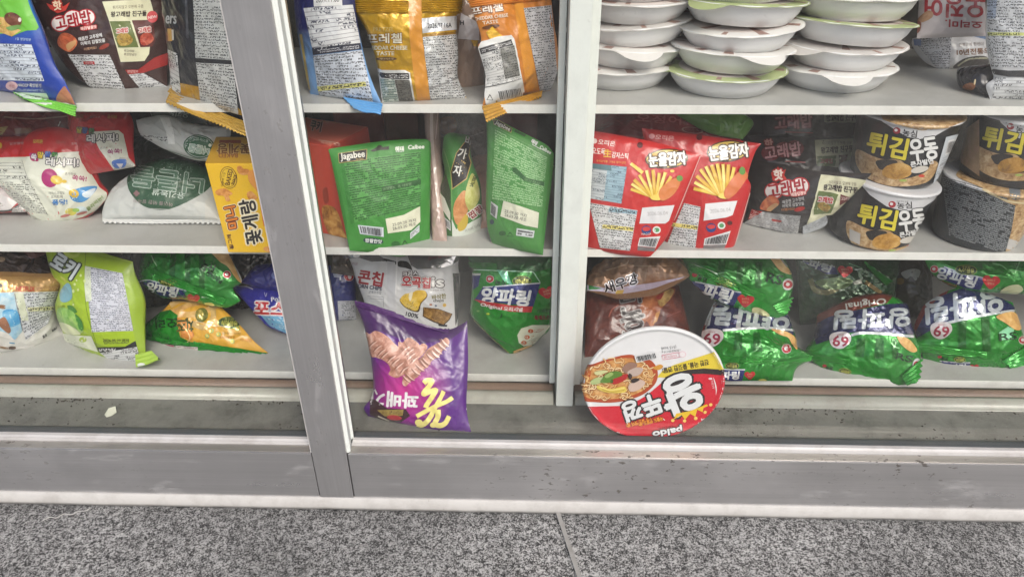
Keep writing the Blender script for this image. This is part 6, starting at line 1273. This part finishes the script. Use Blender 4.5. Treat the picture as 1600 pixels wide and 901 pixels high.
def p_c16(b):
    b.Q([(150, 410), (250, 350), (400, 285), (520, 262), (660, 272), (610, 330), (420, 372), (220, 450), (150, 560)], (112, 56, 44)); b.T('Original', 472, 328, 50, (196, 196, 190), 172, w=262, bold=2.5)
    b.Q([(160, 460), (230, 420), (400, 378), (620, 335), (740, 330), (790, 500), (780, 535), (560, 520), (375, 520), (150, 600), (130, 530)], (42, 46, 84)); b.T('양파링', 515, 432, 122, (186, 192, 194), 178, w=490, bold=9, shear=.1); b.L([(378, 538), (440, 524), (560, 526), (785, 548)], 17, (206, 212, 212))
    stripes(b, [[(420, 560), (470, 556), (460, 680), (400, 680)], [(540, 560), (590, 558), (590, 690), (530, 690)], [(640, 560), (670, 560), (690, 690), (650, 690)]]); badge(b, 308, 574, 68); b.Q([(675, 545), (745, 560), (805, 632), (770, 648), (705, 600)], RING, sm=True); b.L([(640, 590), (660, 612), (690, 622)], 7, (160, 226, 160)); b.T('RS', 722, 684, 40, GRD, 14, w=110, bold=3); b.E(802, 726, 26, 38, (200, 206, 200), 10); nlogo(b, 802, 726, 20)
    b.ridge([(85, 648), (370, 690), (355, 728), (125, 690)], 4, (54, 160, 56), amp=.0012, fin='foil', part='seal_band'); b.ridge([(700, 800), (826, 690), (812, 840), (740, 858)], 4, (46, 146, 50), amp=.0011, fin='foil'); tailprint(b, 330, 812, 72, 9)
onion('onion ring bag at the middle front with an upside-down foreign word above its logo', X7, (155, 405), (748, 345), (806, 852), (180, 748), p_c16, t=[(340, 308), (520, 268), (650, 282)], l=[(138, 540), (72, 656)], r=[(778, 500), (833, 640), (822, 762)], b=[(300, 822), (440, 870), (660, 868)], y=(.225, .215, None, None))
def p_c17(b):
    nlogo(b, 922, 105, 24); b.Q([(985, 90), (1100, 132), (1255, 166), (1222, 242), (1120, 226), (935, 152)], NAVY); b.L([(985, 90), (1100, 130), (1255, 164)], 8, (196, 204, 208)); b.T('양파링', 1068, 158, 74, (214, 218, 220), 16, w=258, bold=5, shear=.14); b.T('Original', 1015, 200, 26, (190, 90, 90), 14, w=110); pilltext(b, 1130, 112, 68, 28, 4); heart(b, 1292, 190, 58, 6); b.Q([(1350, 255), (1400, 215), (1470, 205), (1500, 240), (1430, 275)], (206, 212, 170), sm=True); b.ridge([(1230, 80), (1400, 120), (1385, 150), (1240, 112)], 4, (56, 160, 58), amp=.0011, fin='foil'); b.L([(1300, 70), (1360, 85), (1410, 130)], 8, (130, 200, 130)); b.L([(1480, 60), (1450, 130)], 9, (130, 200, 130), sm=False)
onion('onion ring bag on top at the far right, its navy band readable', X7, (850, 20), (1660, 20), (1660, 275), (1150, 250), p_c17, l=[(905, 130), (1030, 215)], y=(.25, .25, .205, .215), th=.065)
def p_c18(b):
    b.Q([(780, 490), (850, 330), (960, 235), (1020, 245), (900, 400), (815, 530)], (122, 46, 46)); b.Q([(860, 400), (950, 290), (1110, 228), (1340, 285), (1450, 355), (1440, 385), (1200, 412), (960, 468), (830, 545), (785, 548)], (42, 48, 92)); b.T('양파링', 1115, 345, 165, (196, 202, 206), 171, w=500, bold=11, shear=.1); b.L([(1000, 460), (1200, 414), (1445, 378)], 17, (206, 212, 212))
    stripes(b, [[(1080, 450), (1130, 440), (1130, 620), (1080, 620)], [(1230, 420), (1280, 412), (1290, 640), (1240, 640)]]); badge(b, 968, 508, 68); b.Q([(1325, 415), (1440, 388), (1490, 480), (1455, 506), (1380, 455)], RING, sm=True); b.Q([(1340, 520), (1400, 480), (1440, 500), (1420, 560), (1360, 570)], (150, 220, 170), fin='foil'); b.T('RS', 1400, 545, 46, GRD, -6, w=110, bold=3); nlogo(b, 1500, 570, 26)  # pale foil patch puts the glint into the colour
    b.ridge([(775, 588), (1260, 640), (1262, 682), (840, 640)], 4, (54, 160, 56), amp=.0012, fin='foil', part='seal_band'); b.ridge([(1360, 700), (1540, 590), (1540, 720), (1420, 750)], 5, (46, 146, 50), amp=.0011, fin='foil'); tailprint(b, 1085, 732, 68, 2)
onion('onion ring bag at the right end with a bright glint painted on its green face', X7, (850, 345), (1435, 325), (1545, 735), (850, 692), p_c18, t=[(980, 262), (1112, 230), (1310, 283)], l=[(790, 480), (812, 548), (768, 587), (830, 640)], r=[(1485, 480), (1528, 600)], b=[(990, 768), (1130, 785), (1320, 780)], y=(.225, .215, None, None))
b = Bag('snack_bag', 'dark olive bag with a pale smudge, at the back between green bags', 'snack bag', None, X7, (685, 40), (890, 40), (920, 430), (660, 430), y=(.33, .33, .29, .29), th=.04, base=(62, 58, 46), wr=1.5); b.Q([(705, 130), (780, 105), (830, 120), (800, 180), (770, 150), (740, 170)], (170, 170, 160), sm=True); b.E(700, 185, 26, 22, (120, 96, 40)); b.done()

b = Bag('dark_bag_or_filler', 'added brown bag shape darkening the gap between onion ring bags and blue bag', 'snack bag', None, W1, (520, 30), (1010, 40), (1080, 560), (600, 520), y=(.36, .36, .33, .33), th=.05, base=(52, 46, 42), fin='gloss', wr=1.6); b.done()  # bag shape added to darken the back of the shelf here
b = Bag('dark_bag_or_filler', 'added olive bag shape darkening the gap between lime bag and onion ring bags', 'snack bag', None, W1, (-60, 30), (220, 30), (330, 480), (0, 520), y=(.36, .36, .33, .33), th=.05, base=(50, 54, 40), fin='gloss', wr=1.6); b.done()  # another added bag shape, filling its gap with a dark tone

# ================================================================== standing on the window floor
def purple():
    b = Bag('twist_snack_bag', 'purple twist snack bag standing upside down on the window floor by the mullion', 'snack bag', None, W2, (56, 36), (744, 162), (768, 838), (140, 742), t=[(200, 74), (400, 160), (520, 204), (640, 214)], r=[(750, 420), (740, 690)], b=[(350, 792), (560, 838), (690, 864)], l=[(112, 190), (152, 370), (168, 600), (112, 690)],
            y=(.105, .105, .021, .050), th=.055, base=grad((196, 52, 140), (86, 32, 124), 'r', (-.05, -.28), .72), wr=1.1)
    b.Q([(56, 30), (200, 66), (400, 152), (520, 196), (640, 206), (760, 155), (760, 190), (650, 270), (480, 300), (330, 270), (220, 225), (110, 235)], (66, 30, 88)); b.ridge([(58, 40), (640, 216), (632, 244), (75, 78)], 4, (80, 38, 104), part='top_seal')
    tw = mottle((128, 84, 66), (190, 136, 118), (224, 186, 172), 85, 'plain')
    b.Q([(125, 236), (150, 240), (182, 222), (225, 236), (262, 262), (300, 300), (335, 332), (360, 372), (385, 410), (404, 455), (392, 482), (350, 492), (318, 508), (285, 500), (264, 484), (276, 458), (262, 424), (228, 398), (190, 384), (152, 366)], tw, sm=True)
    b.Q([(322, 300), (350, 292), (382, 264), (425, 282), (455, 316), (452, 372), (425, 440), (390, 458), (352, 440)], tw, sm=True); b.Q([(430, 340), (470, 300), (500, 320), (470, 370), (430, 400)], tw, sm=True)
    b.Q([(350, 545), (352, 520), (372, 482), (408, 448), (432, 412), (468, 380), (500, 336), (545, 308), (585, 288), (612, 266), (634, 280), (630, 308), (598, 336), (572, 376), (530, 402), (505, 440), (462, 468), (440, 504), (400, 526), (372, 558)], tw, sm=True)
    rnd = random.Random(5)
    for p, q, n_ in (((150, 290), (370, 470), 8), ((365, 530), (615, 285), 11), ((350, 320), (430, 420), 4)):
        for k in range(n_):
            t = (k+.5)/n_; x, y = p[0]+(q[0]-p[0])*t+rnd.uniform(-6, 6), p[1]+(q[1]-p[1])*t+rnd.uniform(-6, 6); sgn = 1 if q[1] > p[1] else -1
            b.L([(x-26, y+sgn*22), (x-4, y-sgn*4), (x+24, y-sgn*24)], 7, (140, 92, 78), taper=True); b.L([(x-16, y+sgn*22), (x+6, y-sgn*2), (x+32, y-sgn*20)], 8, (222, 186, 172), taper=True)
    b.T('꽈배기', 300, 640, 92, (228, 226, 228), 184, w=285, bold=6)
    cy_ = (228, 216, 132)
    b.L([(478, 540), (500, 524), (528, 528), (512, 556), (484, 590), (480, 606), (520, 590), (552, 582), (530, 622), (500, 668), (490, 690)], 30, cy_); b.L([(436, 742), (500, 706), (570, 672), (620, 652), (656, 628)], 26, cy_, taper=False); b.L([(600, 588), (575, 640), (548, 690), (540, 712)], 26, cy_)
    b.L([(540, 705), (520, 745), (500, 772), (470, 792), (440, 785)], 30, cy_); b.L([(566, 700), (566, 745), (548, 785), (580, 796), (612, 780), (634, 740)], 30, cy_); b.E(450, 776, 24, 20, cy_); b.E(540, 792, 22, 16, cy_)
    b.Q([(150, 640), (180, 640), (255, 695), (370, 700), (396, 740), (340, 778), (250, 772), (150, 735)], (62, 40, 46)); b.Q([(195, 705), (355, 702), (350, 738), (240, 742)], (150, 130, 72)); b.T('국내산 꿀 사용', 285, 720, 17, (90, 60, 40), 182, w=125); b.E(300, 750, 46, 15, (170, 60, 66), 6); b.L([(200, 740), (270, 770)], 8, (206, 196, 180)); b.L([(180, 580), (195, 610)], 10, WH); b.E(629, 845, 32, 12, (170, 40, 60), 6)
    b.Q([(736, 700), (748, 680), (752, 720)], (226, 220, 230))
    b.done()
purple()

class RoundTub(Item):
    body = 'lid'
def paldo():
    V = W6; ctr = at_y([(1021, 602)], .0135)[0]; bot = FLZ; Rr = ctr[2]-bot
    # tilt slightly so that the rim rests on the floor; axis runs back into the window
    b = RoundTub('ramen_bowl', 'large round ramen bowl with red and white lid standing on its edge against the glass', 'ramen bowl', None, V); b.fin = 'film'
    Ry = Rr; n = 96
    def place(prof):
        Vv, Fc = lathe(prof, n); W_ = np.stack([Vv[:, 0], Vv[:, 2], Vv[:, 1]], 1)+np.array([ctr[0], .0135, ctr[2]]); N = vnormals(W_, Fc)
        c0 = W_[:, [0, 2]]-np.array([ctr[0], ctr[2]])
        return W_, Fc, N
    r = Rr-.0006
    Wb, Fb, Nb = place([(r-.002, .0042), (r-.004, .0065), (r*.93, .008), (r*.86, .016), (r*.72, .034), (r*.70, .0365), (r*.66, .037), (0, .037)])
    Wl, Fl, Nl = place([(0, -.0004), (r*.5, -.0002), (r*.90, .0002), (r*.945, .0004), (r*.958, -.0014), (r*.985, -.0018), (r, -.0004), (r, .0032), (r-.0015, .0042)])
    def orient(W_, Fc, N):
        cen = np.array([ctr[0], .04, ctr[2]]); f = Fc[len(Fc)//2]; g = np.cross(W_[f[1]]-W_[f[0]], W_[f[2]]-W_[f[0]])
        if g@(W_[list(f)].mean(0)-cen) < 0: return [t[::-1] for t in Fc], -N
        return Fc, N
    Fb, Nb = orient(Wb, Fb, Nb); Fl, Nl = orient(Wl, Fl, Nl)
    if Nl[n*2, 1] > 0: Nl = -Nl; Fl = [t[::-1] for t in Fl]
    b.add('bowl', Wb, Fb, Nb, np.zeros((len(Wb), 2)), solid((214, 44, 54), 'plain')); b.add('lid', Wl, Fl, Nl, np.zeros((len(Wl), 2)), solid((226, 226, 228), 'plain'))
    b.front(Wl, tris(Fl), Nl); b.ready(); b.fin = 'plain'
    RD = (204, 32, 52)
    b.Q([(40, 608), (330, 600), (430, 565), (500, 525), (600, 440), (680, 392), (800, 368), (1040, 372), (1060, 520), (1000, 700), (800, 840), (560, 870), (300, 830), (120, 720)], RD)
    b.Q([(570, 400), (610, 352), (690, 312), (800, 276), (970, 222), (1040, 350), (900, 340), (780, 350), (690, 378), (640, 402)], (224, 200, 62)); b.Q([(625, 398), (690, 368), (780, 346), (900, 336), (1040, 345), (1040, 386), (900, 374), (780, 378), (690, 398), (640, 425)], (50, 40, 40))
    b.T('진한 국물, 쫄깃한 면발!', 770, 322, 40, (60, 50, 30), 169, w=330, bold=2)
    b.Q([(20, 352), (130, 302), (280, 255), (390, 240), (440, 270), (520, 276), (566, 330), (574, 402), (540, 465), (450, 530), (300, 572), (150, 574), (40, 545)], (176, 76, 40), sm=True)
    b.Q([(20, 360), (150, 312), (300, 268), (420, 270), (520, 330), (545, 400), (500, 470), (380, 530), (220, 552), (60, 530)], mottle((170, 100, 50), (206, 148, 84), (226, 180, 120), 110, 'plain'), sm=True)
    rnd = random.Random(11)
    for k in range(64):
        t = rnd.uniform(0, 2*math.pi); rr = math.sqrt(rnd.uniform(.12, 1)); x, y = 290+255*rr*math.cos(t)*.95, 412+150*rr*math.sin(t)*.92-30*math.cos(t)*rr; a0 = rnd.uniform(0, 3.1); ln = rnd.uniform(28, 52); am = rnd.uniform(8, 16)
        P_ = [(x+(s_-1.5)*ln/1.5*math.cos(a0)-am*(-1)**s_*math.sin(a0), y+(s_-1.5)*ln/1.5*math.sin(a0)*.7+am*(-1)**s_*math.cos(a0)*.7) for s_ in range(4)]
        b.L(P_, 11, (150, 84, 36)); b.L([(u-1.5, v-2.5) for u, v in P_], 7, rnd.choice(((236, 198, 140), (226, 180, 116), (242, 216, 168))))
    b.Q([(240, 408), (300, 380), (362, 368), (345, 408), (270, 440)], (176, 40, 40), sm=True)
    for pts, c_ in (([(100, 420), (140, 392), (200, 390), (180, 425), (120, 440)], (176, 190, 130)), ([(170, 415), (215, 362), (275, 345), (312, 352), (322, 376), (262, 400), (235, 425), (190, 428)], (92, 130, 52)), ([(200, 380), (240, 352), (262, 366), (222, 392)], (150, 176, 100)), ([(130, 350), (200, 338), (222, 350), (150, 372)], (206, 206, 150)), ([(250, 400), (262, 420), (240, 428)], (60, 90, 36)),
                    ([(322, 335), (350, 296), (390, 282), (430, 300), (402, 332), (360, 362)], (150, 116, 100)), ([(360, 350), (420, 318), (470, 328), (440, 372), (385, 380)], (190, 170, 160)), ([(370, 360), (392, 372), (385, 402), (368, 392)], (66, 50, 48)), ([(370, 445), (440, 405), (486, 430), (440, 478), (380, 490)], (206, 180, 166)), ([(385, 405), (415, 392), (445, 402), (420, 420), (395, 425)], (54, 44, 44)),
                    ([(150, 446), (240, 470), (330, 452), (352, 470), (340, 494), (240, 498), (160, 476)], (222, 196, 90)), ([(540, 330), (590, 306), (612, 322), (580, 345)], (206, 150, 60))):
        b.Q(pts, c_, sm=True)
    b.L([(165, 455), (240, 478), (340, 462)], 5, (240, 222, 140)); b.L([(180, 470), (250, 490), (338, 478)], 4, (176, 140, 50))
    b.Bar([(408, 240), (556, 204), (570, 248), (424, 286)], 24, (226, 226, 228)); b.T('(515 kcal)', 652, 190, 24, (90, 90, 96), 172, w=106); b.T('1회제공량/110 g', 668, 214, 18, (90, 90, 96), 172, w=130); b.L([(604, 244), (700, 226), (762, 222), (768, 246), (700, 262), (610, 274), (604, 244)], 3.5, (214, 120, 140), sm=False); b.T('전자레인지 3분', 664, 250, 17, (206, 110, 130), 172, w=92); b.E(748, 236, 26, 22, (226, 190, 200)); b.E(748, 236, 21, 18, (232, 226, 228))
    BKo = [((40, 34, 36), 14)]
    b.T('왕', 742, 516, 262, (224, 226, 228), 159, w=272, bold=19, out=BKo); b.T('뚜', 530, 590, 138, (224, 226, 228), 161, w=134, bold=11, out=[((40, 34, 36), 11)]); b.T('껑', 396, 628, 134, (224, 226, 228), 161, w=118, bold=10, out=[((40, 34, 36), 11)])
    b.T('뚜껑 열면 맛이 왕!', 445, 712, 30, (232, 150, 50), 166, w=185, bold=2, out=[((140, 20, 30), 3)]); b.T('국물도 면발도 왕!', 525, 704, 30, (232, 150, 50), 166, w=175, bold=2, out=[((140, 20, 30), 3)]); b.L([(352, 706), (364, 724)], 4, WH, sm=False); b.L([(612, 684), (624, 696)], 5, WH, sm=False)
    YL = (232, 190, 44)
    b.Q([(704, 652), (800, 634), (880, 602), (920, 586), (928, 598), (896, 612), (890, 642), (852, 624), (838, 674), (802, 652), (766, 694), (742, 662), (688, 692)], YL)
    for x, y, r_ in ((680, 700, 11), (764, 705, 11), (841, 685, 12), (908, 643, 11), (948, 592, 11)): b.E(x, y, r_+1, r_, (240, 206, 110))
    b.T('paldo', 642, 774, 58, (228, 228, 230), 170, w=206, bold=5, out=[((56, 30, 34), 6)]); b.T('(주)팔도', 625, 745, 13, (90, 20, 30), 170, w=110); b.L([(965, 398), (978, 440), (986, 485), (984, 522)], 8, (232, 226, 226), taper=True); b.E(945, 408, 14, 7, (232, 210, 212)); b.T('NEW', 962, 450, 16, (232, 190, 196), 80, w=60)
    b.done()
paldo()

# ---- litter on the window floor
def scrap():
    p = [(432, 232), (452, 214), (480, 206), (482, 222), (462, 236), (440, 242)]; V_ = (0, 560, .37838); q = np.array([(V_[0]+x*V_[2], V_[1]+y*V_[2]) for x, y in p]); g = at_z(q, FLZ+.001); top = g+np.array([0, 0, .0006]); top[1:3, 2] += .004; g[1:3, 2] += .004
    me = loft_me('paper_scrap', [g, top], solid((206, 208, 190), 'card'), smooth=False); o = link('paper_scrap', me); tag(o, 'torn scrap of whitish paper lying on the dusty window floor', 'paper scrap')
scrap()
def crumbs():
    rnd = random.Random(4); bm = bmesh.new(); n = 0
    while n < 620:
        x = rnd.uniform(-.85, .85); e = rnd.random()
        y = Yp-.001-abs(rnd.gauss(0, .006)) if e < .5 else (.022+abs(rnd.gauss(0, .004)) if e < .7 else rnd.uniform(.022, Yp-.002))
        if noise.noise((x*6, y*9, 2))+.5*noise.noise((x*21, y*30, 5)) < (.02 if e < .7 else .22): continue
        if PX0-.006 < x < PX1+.006 and y > .07: continue
        s_ = rnd.choice((.0003, .0004, .0005, .0006, .0009, .0014)); n += 1
        m_ = Matrix.Translation((x, y, FLZ+s_*.4)) @ Matrix.Rotation(rnd.uniform(0, 6), 4, 'Z') @ Matrix.Diagonal((s_*rnd.uniform(.8, 2.2), s_, s_*.6, 1))
        bmesh.ops.create_icosphere(bm, subdivisions=1, radius=1, matrix=m_)
    me = bpy.data.meshes.new('dirt_crumbs'); bm.to_mesh(me); bm.free(); me.materials.append(solid((52, 44, 36), 'plain')); tag(link('dirt_crumbs', me), 'dark dirt crumbs scattered over the window floor', 'dirt', kind='stuff')
crumbs()
